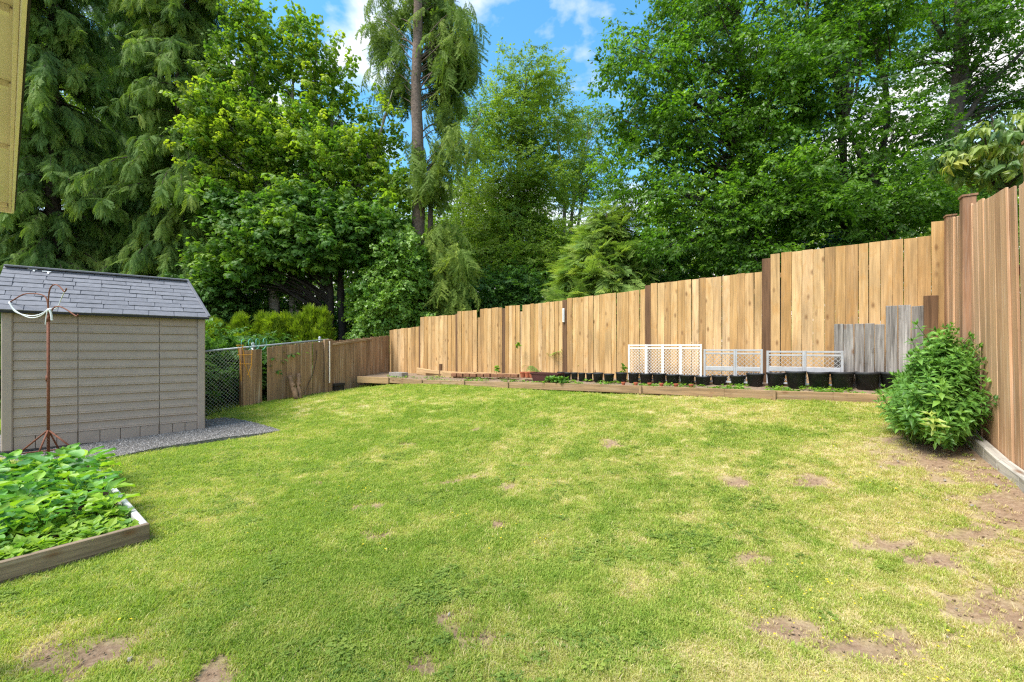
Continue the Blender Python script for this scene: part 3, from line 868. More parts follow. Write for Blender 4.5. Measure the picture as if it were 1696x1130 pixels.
# ------------------------------------------------------------------ timber edging of the border
edging = thing('timber_edging', 'long low edging of weathered planks along the lawn in front of the black pots', 'edging', edge_top(0))
cuts = [0, 1, 3, 4, 6, 8, 10]
for a, b_ in zip(cuts[:-1], cuts[1:]):
    for i in range(a, b_):
        p, q = edge_top(i), edge_top(i + 1)
        h = .145 if i else .17
        beam('plank', p, q + (p - q).normalized() * (.004 if i + 1 == b_ else -.0), .042, h, M['edging'] if i else M['edging_pale'], edging)
for i in (1, 2, 3, 4, 6, 8):
    p = edge_top(i) + FN * .04
    mb = MB(); mb.box(p + Vector((0, 0, -.07)), FD * .022, FN * .012, Vector((.0, 0, .075))); mb.build('stake', M['edging'], edging, bevel=.003)
# stepped planks and old bricks in the border's far corner
c0 = FP(692, .985); c1 = FP(765, .965)
o = beam('loose_plank', U(691, 609, Zf(691) * .975), U(760, 620, Zf(760) * .955), .04, .19, M['edging_pale'])
tag(o, 'wide pale plank leaning low along the foot of the cedar fence', 'plank')
o = beam('loose_plank', U(702, 612, Zf(702) * .962), U(790, 618.5, Zf(790) * .962), .035, .10, M['edging_pale'])
tag(o, 'narrow pale plank lying on the wide plank below the cedar fence', 'plank')
o = beam('loose_plank', U(775, 616, Zf(775) * .975), U(880, 620, Zf(880) * .975), .03, .06, M['edging_pale'])
tag(o, 'thin plank running behind the row of old bricks', 'plank')
mb = MB(); p = U(730, 603, Zf(730) * .965)
mb.tube([p - Vector((0, 0, .35)), p], .05, 8); o = mb.build('stake', M['post']); tag(o, 'short round stake standing behind the pale planks', 'stake')
for k, c in enumerate((753, 763, 774, 785, 797, 808, 820, 831, 842, 853)):
    p = U(c, 622.0 + k * .15, Zf(c) * .95)
    me = plank_mesh(.19, .10, .085, M['brick'], .008, 'brick', jit=.008)
    o = obj('brick', me, None, p - Vector((0, 0, .03)), (0, 0, math.atan2(FD.y, FD.x) + R_(-.12, .12)))
    tag(o, 'old brown brick at the cedar fence foot, %s from the red clay pots' % ['tenth', 'ninth', 'eighth', 'seventh', 'sixth', 'fifth', 'fourth', 'third', 'second', 'first'][k], 'brick', 'bricks edging the border')
for k, c in enumerate((866, 874, 881)):
    mb = MB(); mb.lathe(U(c, 625.5, Zf(c) * .935), [(.0, 0), (.05, 0), (.066, .10), (.072, .10), (.072, .13), (.062, .13), (.05, .03), (0, .03)], 14)
    o = mb.build('terracotta_pot', M['terracotta'], smooth=False); tag(o, 'small red clay pot left of the maroon planter, %s of three' % ['leftmost', 'middle', 'rightmost'][k], 'pot', 'red clay pots by the planter')
# grey stone trough at the corner
p = U(660, 618, 12.5); mb = MB()
for sx in (-1, 1): mb.box(p + FD * .24 * sx - Vector((0, 0, .06)), FD * .03, FN * .12, Vector((0, 0, .08)))
for sy in (-1, 1): mb.box(p + FN * .11 * sy - Vector((0, 0, .06)), FD * .21, FN * .02, Vector((0, 0, .08)))
mb.box(p - Vector((0, 0, .07)), FD * .21, FN * .09, Vector((0, 0, .05)))
o = mb.build('stone_trough', M['stone'], bevel=.006); tag(o, 'grey stone trough in the far corner of the border', 'trough')

# ------------------------------------------------------------------ cedar fence
def fence_base_z(px): return bed_pt(px, 1.0).z - .02
cedar = thing('board_fence', 'tall new cedar board fence stepping down along the back of the yard', 'fence', FP(1100) + Vector((0, 0, fence_base_z(1100))))
ang = math.atan2(FD.y, FD.x)
PANELS = [(645.5, 694, 547, 541, 8), (696.5, 755, 525.5, 521.5, 9), (758, 790, 516.5, 514, 5), (795, 832, 512.5, 509, 6), (837, 861, 507.5, 505.5, 4), (865, 932, 505.5, 498, 10),
          (939, 1069, 495, 479.5, 14), (1077.5, 1262, 470.5, 450, 15), (1276.5, 1543, 421, 391, 14), (1543.5, 1566, 367, 365, 1)]
def col_s(px): return (FP(px) - FP(1100)).dot(FD)
for (x0, x1, t0, t1, nb) in PANELS:
    s0_, s1_ = col_s(x0), col_s(x1); ws = np.array([R_(.86, 1.14) for _ in range(nb)]); ws = ws / ws.sum() * (s1_ - s0_); s = s0_
    for k in range(nb):
        w = ws[k]; c = FP(1100) + FD * (s + w / 2)
        col = CX + F * c.x / c.y
        ty = t0 + (t1 - t0) * (col - x0) / (x1 - x0)
        top = U(col, ty, c.y).z + R_(-.008, .008); bz = fence_base_z(col)
        slope = -(U(x1, t1, FP(x1).y).z - U(x0, t0, FP(x0).y).z) / max(s1_ - s0_, .1) * w * -1
        me = plank_mesh(w - R_(.003, .009), .019, top - bz, M['cedar_board'], .002, 'board', top=slope)
        loc = Vector((c.x, c.y, bz)) + FN * R_(-.006, .008)
        obj('board', me, cedar, loc - cedar.location, (R_(-.003, .003), R_(-.004, .004), ang + R_(-.01, .01)))
        s += w
# two short offcuts low in the gap at the narrow panels
for c, t in ((792.3, 526), (863, 516)):
    p = FP(c); bz = fence_base_z(c); top = U(c, t, p.y).z
    obj('board', plank_mesh(.10, .019, top - bz, M['cedar_board'], .002), cedar, Vector((p.x, p.y, bz)) - FN * .03 - cedar.location, (0, 0, ang))
for x0, x1, ty in ((694.5, 696.3, 541), (755, 758, 520), (831, 837, 511), (932, 938.5, 497), (1069, 1077, 473), (1263, 1276, 428.5)):
    p = FP((x0 + x1) / 2); w = max((FP(x1) - FP(x0)).length * 1.15, .09); bz = fence_base_z(x0)
    me = plank_mesh(w, .09, U(x0, ty, p.y).z - bz, M['post'], .005, 'post')
    obj('post', me, cedar, Vector((p.x, p.y, bz)) - FN * .036 - cedar.location, (0, 0, ang))
for (x0, x1, t0, t1, nb) in PANELS[:-1]:
    for fr in (.15, .85):
        a = FP(x0); b2 = FP(x1); za = fence_base_z(x0); zb = fence_base_z(x1)
        a.z = za + fr * (U(x0, t0, a.y).z - za); b2.z = zb + fr * (U(x1, t1, b2.y).z - zb)
        beam('rail', a - FN * .035, b2 - FN * .035, .038, .085, M['cedar_board'], cedar)
# white box on a fence post
p = FP(934.5) + FN * .035
mb = MB(); za, zb = U(934, 534, p.y).z, U(934, 511, p.y).z
mb.box((p.x, p.y, (za + zb) / 2), FD * .026, FN * .018, Vector((0, 0, (zb - za) / 2)))
t = mb.build('thermometer', M['white'], bevel=.008); tag(t, 'slim white thermometer case fixed to a dark fence post', 'thermometer')
mb = MB(); mb.box((p + FN * .0195) + Vector((0, 0, (za + zb) / 2)), FD * .008, FN * .0025, Vector((0, 0, (zb - za) * .38))); mb.build('scale_strip', M['offwhite'], t)

# ------------------------------------------------------------------ right fence (red brown, leaning a little)
right = thing('board_fence', 'close reddish brown board fence with weathered white streaks at the right edge', 'fence', RF[1] + Vector((0, 0, gz(4.8, 4.6))))
def rf_panel(a, b_, ta, tb, za, zb, n, tilt):
    d = (b_ - a); l = d.length; d.normalize(); an = math.atan2(-d.y, -d.x); w = l / n
    for k in range(n):
        t = (k + .5) / n; c = a + d * (l * t)
        bz = za + (zb - za) * t; tz = ta + (tb - ta) * t + R_(-.012, .012)
        me = plank_mesh(w - R_(.008, .018), .02, tz - bz, M['red_board'], .003, 'board', top=(tb - ta) / l * w * -1, jit=.003)
        obj('board', me, right, Vector((c.x, c.y, bz)) + Vector((d.y, -d.x, 0)) * R_(-.012, .012) - right.location, (R_(-.004, .004), -tilt + R_(-.01, .01), an))
zc = bed_pt(1560, 1.0).z
rf_panel(RF[0] + (RF[1] - RF[0]).normalized() * .12, RF[1] - (RF[1] - RF[0]).normalized() * .10, U(1575, 365, 6.3).z, U(1602, 352, 4.75).z, zc - .05, gz(4.8, 4.6) - .02, 16, .0)
rf_panel(RF[1] + (RF[2] - RF[1]).normalized() * .05, RF[2] - (RF[2] - RF[1]).normalized() * .02, U(1616, 335, 4.56).z, U(1692, 300, 3.65).z, gz(4.8, 4.6) + .0, gz(4.18, 3.6) + .02, 8, -.055)
rf_panel(RF[2] - (RF[2] - RF[1]).normalized() * .015, RF[3], U(1692, 300, 3.65).z, U(1692, 300, 3.65).z - .12, gz(4.18, 3.6), gz(3.56, 2.6), 8, -.055)
rf_panel(RF[3], RF[4], U(1692, 300, 3.65).z - .14, U(1692, 300, 3.65).z - .3, gz(3.56, 2.6), gz(2.94, 1.6), 8, -.03)
def rpost(p, top, cap=True, w=.105):
    d = (RF[2] - RF[1]).normalized(); an = math.atan2(d.y, d.x)
    bz = gz(p.x, p.y) - .05
    o = obj('post', plank_mesh(w, w, top - bz, M['red_post'], .006, 'post'), right, Vector((p.x, p.y, bz)) - right.location, (0, 0, an))
    if cap:
        mb = MB(); c = Vector((p.x, p.y, top + .011)); e = d * (w * .5 + .009); f = Vector((-d.y, d.x, 0)) * (w * .5 + .009)
        mb.box(c, e, f, Vector((0, 0, .010)))
        mb.add([c + e * s1 + f * s2 + Vector((0, 0, .0105)) for s1, s2 in ((-1, -1), (1, -1), (1, 1), (-1, 1))] + [c + Vector((0, 0, .026))], [(0, 1, 4), (1, 2, 4), (2, 3, 4), (3, 0, 4)])
        off = parent_loc(right) + o.location
        me = mesh('cap', [Matrix.Rotation(-an, 3, 'Z') @ (v - off) for v in mb.v], mb.f, M['red_post'])
        obj('cap', me, o)
pc = RF[0] + (RF[1] - RF[0]).normalized() * .02
rpost(pc + Vector((.02, -.04, 0)), U(1570, 359, 6.4).z)
rpost(RF[1] + FN * .0 + Vector((-.02, .02, 0)), U(1611, 326, 4.6).z)
rpost(RF[2] + Vector((.075, -.02, 0)), U(1692, 236, 3.62).z)
for i in range(4):
    for fr in (.25, 1.75):
        a = RF[i] + Vector((.045, -.03, gz(*RF[i][:2]) + fr)); b2 = RF[i + 1] + Vector((.045, -.03, gz(*RF[i + 1][:2]) + fr))
        beam('rail', a, b2, .038, .085, M['red_board'], right)
# weathered beam at its foot, in two split lengths
kb = [U(1606, 708, 4.42), U(1618, 722, 4.28), U(1640, 741, 4.02), U(1664, 762, 3.78), U(1700, 788, 3.48), U(1730, 812, 3.2)]
bm_ = thing('landscape_timber', 'bleached split landscape timber at the foot of the right fence', 'timber', kb[0])
for i, (a, b2) in enumerate(zip(kb[:-1], kb[1:])):
    beam('split_length', a, b2 + (b2 - a).normalized() * (.012 if i not in (2,) else -.006), .085, .15, M['beam'], bm_, .012)

# ------------------------------------------------------------------ left brown fence, chain link behind
lang = math.atan2(-LD.y, -LD.x)
LN = Vector((-LD.y, LD.x, 0)); LN = LN if LN.x > 0 else -LN      # towards the yard
brown = thing('board_fence', 'low old brown board fence meeting the cedar fence in the far left corner', 'fence', LFp(545) + Vector((0, 0, gz(*LFp(545)[:2]))))
loose = thing('fence_section', 'narrow loose panel of three brown boards beside the chain link gap', 'fence panel', LFp(415) + Vector((0, 0, gz(*LFp(415)[:2]))))
def lf_boards(par, x0, x1, t0, t1, n, mat, b0=None, b1=None, off=0.05):
    p0, p1 = LFp(x0), LFp(x1); l = (p1 - p0).length; ws = np.array([R_(.88, 1.12) for _ in range(n)]); ws = ws / ws.sum() * l; s = 0; d = (p1 - p0).normalized()
    for k in range(n):
        c = p0 + d * (s + ws[k] / 2); s += ws[k]; col = CX + F * c.x / c.y
        f = (col - x0) / (x1 - x0); top = U(col, t0 + (t1 - t0) * f, c.y).z + R_(-.01, .01); bz = gz(c.x, c.y) - .01
        if b0: bz = U(col, b0 + (b1 - b0) * f, c.y).z
        me = plank_mesh(ws[k] - R_(.002, .008), .018, top - bz, mat, .002, 'board', jit=.003)
        obj('board', me, par, Vector((c.x, c.y, bz)) + LN * (off + R_(-.004, .006)) - par.location, (R_(-.004, .004), R_(-.006, .006), lang))
lf_boards(loose, 400, 431.5, 580.5, 578, 3, M['brown_board'])
p = LFp(402); me = plank_mesh(.10, .09, 1.42 - gz(p.x, p.y) + .12, M['brown_board'], .004, 'post')
obj('post', me, loose, Vector((p.x, p.y, gz(p.x, p.y) - .02)) - LN * .005 - loose.location, (0, 0, lang))
lf_boards(brown, 440, 537, 575, 565, 13, M['brown_board'])
lf_boards(brown, 547, 641.5, 565.5, 556, 17, M['brown_board'])
for c, ty, w in ((535.5, 562.5, .10), (542, 562, .12)):
    p = LFp(c); bz = gz(p.x, p.y) - .02
    obj('post', plank_mesh(w, .09, U(c, ty, p.y).z - bz, M['brown_board'], .005, 'post'), brown, Vector((p.x, p.y, bz)) + LN * .085 - brown.location, (0, 0, lang))
p = LFp(538.8); mb = MB(); z0_, z1_ = U(538, 634, p.y).z, U(538, 565, p.y).z
mb.tube([p + LN * .16 + Vector((0, 0, z0_)), p + LN * .16 + Vector((0, 0, z1_))], .017, 8); o = mb.build('pipe', M['fascia'], brown)
beam('top_rail', LFp(546) + LN * .085 + Vector((0, 0, U(546, 569, LFp(546).y).z)), LFp(612) + LN * .085 + Vector((0, 0, U(612, 560, LFp(612).y).z)), .03, .06, M['edging'], brown)

chain = thing('chain_link_fence', 'galvanised chain link fence with a top rail beside the shed', 'fence', LFp(370) + Vector((0, 0, gz(*LFp(370)[:2]))))
ca = LFp(548) - LN * .10; cb = LFp(326) - LN * .10
def rail_z(t): return U(548, 562.5, ca.y).z * (1 - t) + U(326, 584, cb.y).z * t
mb = MB(); mb.tube([ca + Vector((0, 0, rail_z(0))), cb + Vector((0, 0, rail_z(1)))], .022, 10); mb.build('top_rail', M['galv'], chain, True)
cl_ = (cb - ca).length; cd = (cb - ca).normalized()
for t in (0.07, .62, .985):
    p = ca + cd * cl_ * t - LN * .0; mb = MB(); zb = gz(p.x, p.y) - .1; zt = rail_z(t) + .06
    mb.tube([p - LN * .05 + Vector((0, 0, zb)), p - LN * .05 + Vector((0, 0, zt))], .03, 10)
    mb.lathe(p - LN * .05 + Vector((0, 0, zt)), [(.036, -.02), (.036, .01), (.02, .035), (0, .04)], 10); mb.build('post', M['galv'], chain, True)
mb = MB(); S = .078; H = 1.32
def wire(u0, h0, u1, h1):
    def P3(u, h):
        p = ca + cd * u; return p + Vector((0, 0, rail_z(u / cl_) - H + h))
    mb.tube([P3(u0, h0), P3(u1, h1)], .0030, 3, False)
u_start = 1.9
k = u_start - H
while k < cl_:
    a0 = max(k, u_start); a1 = min(k + H, cl_)
    if a1 > a0:
        wire(a0, a0 - k, a1, a1 - k); wire(a0, H - (a0 - k), a1, H - (a1 - k))
    k += S
mb.build('wire_mesh', M['wire'], chain)['kind'] = 'stuff'
# things hung on it
p = LFp(398) + LN * .02; r0 = rail_z(.72)
cage = thing('wire_plant_cage', 'orange wire plant cage hanging on the chain link rail', 'plant cage', Vector((p.x, p.y, r0)))
D3 = Vector((0, 0, 1))
def cpt(col, row): q = LFp(col) + LN * .16; return Vector((q.x, q.y, U(col, row, q.y).z))
for rows_ in ([(386, 572), (391, 600), (392, 632)], [(394, 573), (398, 603), (408, 629)], [(410, 580), (409, 605), (403, 622)]):
    mb = MB(); mb.tube([cpt(*q) for q in rows_], .007, 6); mb.build('leg', M['orange'], cage)
for ra in ((572, 384, 396), (588, 386, 409), (603, 390, 409)):
    mb = MB(); a = cpt(ra[1], ra[0]); b2 = cpt(ra[2], ra[0]); c = (a + b2) / 2; r = (b2 - a).length / 2
    mb.tube([c + (b2 - a) / 2 * math.cos(t) + LN * r * .5 * math.sin(t) for t in np.linspace(0, 2 * PI, 15)], .006, 5); mb.build('hoop', M['orange'], cage)
coil = MB(); pts = []
for t in np.linspace(0, 1, 60):
    col = 402 + 38 * t; q = LFp(col) + LN * .02; a = t * 2 * PI * 3.2
    pts.append(Vector((q.x, q.y, U(col, 572 - 2 * t, q.y).z)) + D3 * math.cos(a) * .13 + LD * math.sin(a) * .11 + LN * .05 * math.sin(a))
coil.tube(pts, .007, 5); o = coil.build('wire_coil', M['green_wire']); tag(o, 'loose green wire coil looped over the fence rail', 'wire')
# two sawn branches leaning on the brown fence, a thin vine, and a small dark shelf
for (c0_, r0_, c1_, r1_, rad, lab) in ((492, 662, 473, 623, .06, 'thicker dark brown log leaning left against the low brown fence'), (497, 661, 487, 621, .05, 'pale topped upright log leaning against the low brown fence')):
    a = G(c0_, r0_); b2 = LFp(c1_) + LN * .16; b2.z = U(c1_, r1_, b2.y).z
    mb = MB(); pts = [a.lerp(b2, t) + rnd(.012) for t in np.linspace(0, 1, 7)]; mb.tube(pts, [rad * R_(.8, 1.2) for _ in pts], 9)
    m_ = (a + b2) / 2; mb.tube([m_, m_ + Vector((.05, -.05, .08))], [rad * .5, rad * .3], 6)
    o = mb.build('log', M['log'], None, True); tag(o, lab, 'log')
mb = MB(); mb.tube([LFp(c) + LN * (.085 if k else .14) + D3 * U(c, r, LFp(c).y).z for k, (c, r) in enumerate(((498, 652), (508, 634), (516, 615), (520, 596), (521, 580)))], .007, 5)
o = mb.build('dry_vine', M['bark']); tag(o, 'thin bent dry vine standing against the low brown fence', 'vine')
q = LFp(554) + LN * .16; mb = MB(); mb.box((q.x, q.y, U(554, 637, q.y).z), LD * .16, LN * .07, D3 * .035); mb.box((q.x, q.y, U(554, 645, q.y).z), LD * .15, LN * .05, D3 * .09)
o = mb.build('crate', M['bark_dark'], bevel=.008); tag(o, 'small dark crate at the foot of the low brown fence', 'crate')

# ------------------------------------------------------------------ garden shed
SW = 2.02
shed = thing('garden_shed', 'beige resin garden shed with grey shingle roof', 'shed', SHED_L + Vector((0, 0, co[0] + co[1] * SHED_L.x + co[2] * SHED_L.y)))
sz0 = shed.location.z
def SP(u, w, z): return SHED_L + SHED_U * u + SHED_W * w + Vector((0, 0, sz0 + z))
sang = math.atan2(SHED_U.y, SHED_U.x)
mb = MB(); mb.box(SP(SHED_LEN / 2, SHED_DEP / 2, SW / 2), SHED_U * (SHED_LEN / 2 - .02), SHED_W * (SHED_DEP / 2 - .03), D3 * (SW / 2)); mb.build('wall', M['siding'], shed)
mb = MB(); mb.box(SP(SHED_LEN / 2, SHED_DEP / 2, .012), SHED_U * (SHED_LEN / 2 + .03), SHED_W * (SHED_DEP / 2 + .03), D3 * .028); mb.build('base', M['dark_gap'], shed, bevel=.006)
for u in (.055, SHED_LEN - .055):
    for w in (.03, SHED_DEP - .03):
        mb = MB(); mb.box(SP(u, w, SW / 2 + .02), SHED_U * .055, SHED_W * .045, D3 * (SW / 2 - .02)); mb.build('corner_post', M['siding_trim'], shed, bevel=.012)
NL = 13; z_lo, z_hi = .235, SW; hl = (z_hi - z_lo) / NL
COLS = [(.113, .768), (.780, 1.740), (1.752, SHED_LEN - .113)]
def lap(length, h):
    # a lap with a drip groove: profile across (y outwards = -), z up
    pr = [(0, 0), (-.030, 0), (-.030, .010), (-.022, .014), (-.024, .030), (-.006, h), (0, h)]
    V = [(x, y, z) for x in (0, length) for y, z in pr]; n = len(pr)
    Fc = [(i, i + 1, i + 1 + n, i + n) for i in range(n - 1)] + [tuple(range(n))[::-1], tuple(range(n, 2 * n))]
    return mesh('siding_board', V, Fc, M['siding'])
for (a, b2) in COLS:
    me = lap(b2 - a, hl - .002)
    for k in range(NL): obj('siding_board', me, shed, SP(a, .03, z_lo + k * hl) - shed.location, (0, 0, sang))
me = lap(SHED_DEP - .17, hl - .002)
for k in range(NL): obj('siding_board', me, shed, SP(SHED_LEN - .025, .085, z_lo + k * hl) - shed.location, (0, 0, sang + PI / 2))
for (a, b2), nn in zip(COLS, (3, 4, 3)):
    w = (b2 - a) / nn
    for k in range(nn):
        mb = MB(); mb.box(SP(a + w * (k + .5), .018, .137), SHED_U * (w / 2 - .0035), SHED_W * .014, D3 * .094); mb.build('skirt_panel', M['siding'], shed, bevel=.004)
mb = MB(); mb.box(SP(SHED_LEN - .018, SHED_DEP / 2, .137), SHED_U * .014, SHED_W * (SHED_DEP / 2 - .09), D3 * .094); mb.build('skirt_panel', M['siding'], shed, bevel=.004)
# roof: two slopes of single shingles over a deck, hipped gables
RH, RW, RIN = 2.80, .95, .24
E0, E1 = SP(-.10, -.09, SW + .03), SP(SHED_LEN + .05, -.09, SW + .03)
R0, R1 = SP(-.10, RW, RH), SP(SHED_LEN + .05 - RIN, RW, RH)
B0, B1 = SP(-.10, SHED_DEP + .09, SW + .03), SP(SHED_LEN + .05, SHED_DEP + .09, SW + .03)
mb = MB(); mb.add([E0, E1, R1, R0, B0, B1], [(0, 1, 2, 3), (5, 4, 3, 2), (1, 5, 2), (4, 0, 3), (0, 4, 5, 1)])
roof = mb.build('roof', M['shingle'], shed)
mb = MB(); mb.bar(E0 - D3 * .018, E1 - D3 * .018, .03, .045); mb.build('eave_trim', M['dark_gap'], roof)
ux = (E1 - E0).normalized(); su = (R0 - E0); sl = su.length; su.normalize(); sn = ux.cross(su)
if sn.z < 0: sn = -sn
NR = 10; ex = sl / NR
Lrow = (E1 - E0).length
for r in range(NR):
    v0 = r * ex - (.02 if r == 0 else .0); v1 = (r + 1) * ex + .03 if r < NR - 1 else sl
    inset = RIN * (r + .3) / NR
    xs = [-.01]; x = R_(.1, .34)
    while x < Lrow - inset - .14:
        xs.append(x); x += R_(.27, .37)
    xs.append(Lrow - inset + .01)
    for a, b2 in zip(xs[:-1], xs[1:]):
        lift = R_(.006, .014)
        mb = MB(); g_ = .0025
        P0 = E0 + ux * (a + g_) + su * v0; P1 = E0 + ux * (b2 - g_) + su * v0; tl = RIN / sl * (v1 - v0)
        P2 = E0 + ux * (b2 - g_ - (tl if b2 == xs[-1] else R_(-.004, .012))) + su * v1; P3_ = E0 + ux * (a + g_ + (0 if a == xs[0] else R_(-.004, .012))) + su * v1
        lo = [P + sn * .001 for P in (P0, P1, P2, P3_)]; hi = [P0 + sn * (lift + .006), P1 + sn * (lift + .006), P2 + sn * .006, P3_ + sn * .006]
        mb.add(lo + hi, [(3, 2, 1, 0), (4, 5, 6, 7), (0, 1, 5, 4), (1, 2, 6, 5), (2, 3, 7, 6), (3, 0, 4, 7)])
        mb.build('shingle', random.choice([M['shingle'], M['shingle2']]), roof)
mb = MB(); mb.bar(R0 - su * .02, R1 - su * .02, .20, .03); mb.build('ridge_cap', M['shingle2'], roof, bevel=.008)
mb = MB(); mb.bar(E1 + sn * .012, R1 + sn * .012, .05, .03); mb.build('rake_trim', M['shingle'], roof, bevel=.006)
for k, (a, v) in enumerate(((.30, .93), (.46, .90))):
    mb = MB(); c = E0 + ux * a + su * sl * v + sn * .022; mb.box(c, ux * .05, su * .016, sn * .0015); mb.box(c - su * .04 + ux * .02, ux * .012, su * .03, sn * .0012)
    o = mb.build('bird_dropping', M['white'], roof)

# ------------------------------------------------------------------ rusty hanger stand in front of the shed
SB = Vector(((80 - CX) / F * 6.15, 6.15, 0)); SB.z = gz(SB.x, SB.y)
def ST(px, py, dz=0.0): return U(px, py, 6.15 + dz)
stand = thing('hanger_stand', 'tall rusty metal plant hanger stand with curled arms in front of the shed', 'plant stand', SB)
mb = MB(); mb.tube([SB + D3 * .04, ST(80, 525)], .0165, 10); mb.tube([ST(80, 533), ST(80, 523)], .021, 10); mb.tube([ST(79, 632), ST(79, 622)], .021, 10); mb.build('pole', M['rust'], stand, True)
def curve(pts, n=24):
    pts = [Vector(p) for p in pts]; out = []
    P_ = [pts[0] * 2 - pts[1]] + pts + [pts[-1] * 2 - pts[-2]]
    for i in range(1, len(P_) - 2):
        for t in np.linspace(0, 1, n // (len(pts) - 1), endpoint=False):
            a, b2, c, d = P_[i - 1], P_[i], P_[i + 1], P_[i + 2]
            out.append(.5 * ((2 * b2) + (c - a) * t + (2 * a - 5 * b2 + 4 * c - d) * t * t + (3 * b2 - a - 3 * c + d) * t ** 3))
    return out + [pts[-1]]
for pts in ([(81, 527), (80, 500), (83, 478), (91, 471.5), (99, 475), (106, 483), (109, 481), (110, 478)], [(79, 527), (79, 502), (73, 490), (56, 486.5), (38, 488), (19, 499), (13, 500), (12, 496)], [(81, 527), (88, 511), (98, 508), (110, 513), (126, 523.5), (129, 521)]):
    mb = MB(); mb.tube(curve([ST(*p, .25 * (i / len(pts)) * (1 if pts[0][0] == 79 else -1)) for i, p in enumerate(pts)]), .0085, 8); mb.build('arm', M['rust'], stand, True)
for dx, dy in ((-.36, -.05), (.36, .05), (-.08, .22), (.10, -.24)):
    mb = MB(); mb.tube([SB + D3 * .38, SB + Vector((dx, dy, .06))], .011, 8); mb.build('leg', M['rust'], stand, True)
mb = MB(); mb.tube([SB + Vector((a, b2, .06)) for a, b2 in ((-.40, -.12), (.06, -.26), (.42, .02), (-.04, .24), (-.40, -.12))], .010, 8); mb.build('foot_frame', M['rust'], stand)
mb = MB()
for off in (0, 3): mb.tube(curve([ST(15, 500 + off * .5), ST(26, 515 + off * .6), ST(48, 526 - off), ST(66, 524 - off), ST(81, 512)]), .008, 6)
mb.tube(curve([ST(81, 513), ST(94, 510), ST(101, 496), ST(107, 482, -.15)]), .006, 6)
mb.tube(curve([ST(83, 514, -.05), ST(85, 522, -.05), ST(86, 531, -.05)]), .012, 6); mb.tube(curve([ST(78, 516, -.05), ST(76, 528, -.05), ST(75, 538, -.05)]), .006, 6)
mb.tube([ST(80, 514, -.04), ST(85, 513, -.04)], .024, 8)
o = mb.build('cord', M['string'], None, True); tag(o, 'white cord tied around the top of the rusty stand', 'cord')

# ------------------------------------------------------------------ raised vegetable bed
TOPZ = .145
bed = thing('raised_bed', 'raised vegetable bed framed with weathered timber', 'raised bed', BED_C + Vector((0, 0, gz(*BED_C[:2]))))
bz0 = bed.location.z
def BP(a, b_, z): return BED_C + BED_A * a + BED_B * b_ + Vector((0, 0, bz0 + z))
beam('front_board', BP(0, -.025, TOPZ), BP(0, BED_LB, TOPZ), .04, .125, M['bed_board'], bed, .005)
beam('front_board', BP(.004, -.02, .02), BP(.004, BED_LB, .02), .04, .085, M['bed_board'], bed, .005)
beam('side_board', BP(.025, 0, TOPZ - .002), BP(1.35, 0, TOPZ - .004), .045, .15, M['bed_pale'], bed, .005)
beam('side_board', BP(1.356, 0, TOPZ - .004), BP(BED_LA, 0, TOPZ - .002), .045, .15, M['bed_pale'], bed, .005)
beam('back_board', BP(BED_LA + .025, -.02, TOPZ), BP(BED_LA + .025, BED_LB, TOPZ), .04, .15, M['bed_board'], bed, .005)
beam('side_board', BP(.025, BED_LB, TOPZ), BP(BED_LA, BED_LB, TOPZ), .04, .15, M['bed_board'], bed, .005)
V = []; Fc = []
na, nb_ = 40, 32
for i in range(na):
    for j in range(nb_):
        p = BP(.022 + (BED_LA - .024) * i / (na - 1), .024 + (BED_LB - .046) * j / (nb_ - 1), .085 + random.uniform(-.012, .012)); V.append(p - bed.location)
for i in range(na - 1):
    for j in range(nb_ - 1): a = i * nb_ + j; Fc.append((a, a + 1, a + nb_ + 1, a + nb_))
obj('soil', mesh('soil', V, Fc, M['soil'], True), bed)
def veg_leaf(ln, wd, wav):
    nu, nv = 7, 5; V = []; Fc = []
    for i in range(nu):
        t = i / (nu - 1)
        hw = wd * (math.sin(PI * min(1, .10 + t * .93)) ** .65) * (1 - .18 * t)
        for j in range(nv):
            s = (j / (nv - 1) * 2 - 1)
            V.append((ln * t, hw * s, .17 * ln * abs(s) ** 1.5 - .38 * ln * t * t + wav * math.sin(t * 11 + s * 3) * abs(s) + R_(-.003, .003)))
    for i in range(nu - 1):
        for j in range(nv - 1): a = i * nv + j; Fc.append((a, a + nv, a + nv + 1, a + 1))
    b_ = len(V); V += [(-.10, .004, -.05), (-.10, -.004, -.05), (ln * .05, -.004, 0), (ln * .05, .004, 0)]; Fc.append((b_, b_ + 1, b_ + 2, b_ + 3))
    return mesh('leaf', V, Fc, LEAF['veg'], True)
VL = [veg_leaf(R_(.13, .18), R_(.055, .078), R_(.006, .014)) for _ in range(6)]
spots = []
tries = 0
while len(spots) < 64 and tries < 4000:
    tries += 1
    a, b_ = R_(.38, BED_LA - .08), R_(.10, 1.45)
    if all((a - q[0]) ** 2 + (b_ - q[1]) ** 2 > .165 ** 2 for q in spots): spots.append((a, b_))
for a, b_ in spots:
    k = min(1, (a - .2) / 1.1); size = (.55 + .75 * k) * R_(.85, 1.15)
    base = BP(a, b_, .085)
    pl = thing('vegetable_plant', 'broad leaved green vegetable plant crowded in the raised bed', 'plant', base, 'leafy vegetables in the raised bed')
    nlf = random.choice((8, 9, 10)); a0 = R_(0, 6.28)
    for i in range(nlf):
        inner = i / nlf
        az = a0 + i * 2.4 + R_(-.3, .3); hgt = (.05 + .14 * inner) * size
        o = obj('leaf', VL[random.randrange(6)], pl, Vector((math.cos(az) * .085 * size * (1.1 - inner * .6), math.sin(az) * .085 * size * (1.1 - inner * .6), hgt + .035)), (R_(-.3, .3), -R_(.0, .45) - inner * .5, az))
        s = size * R_(.72, 1.08) * (1 - .35 * inner); o.scale = (s, s, s)
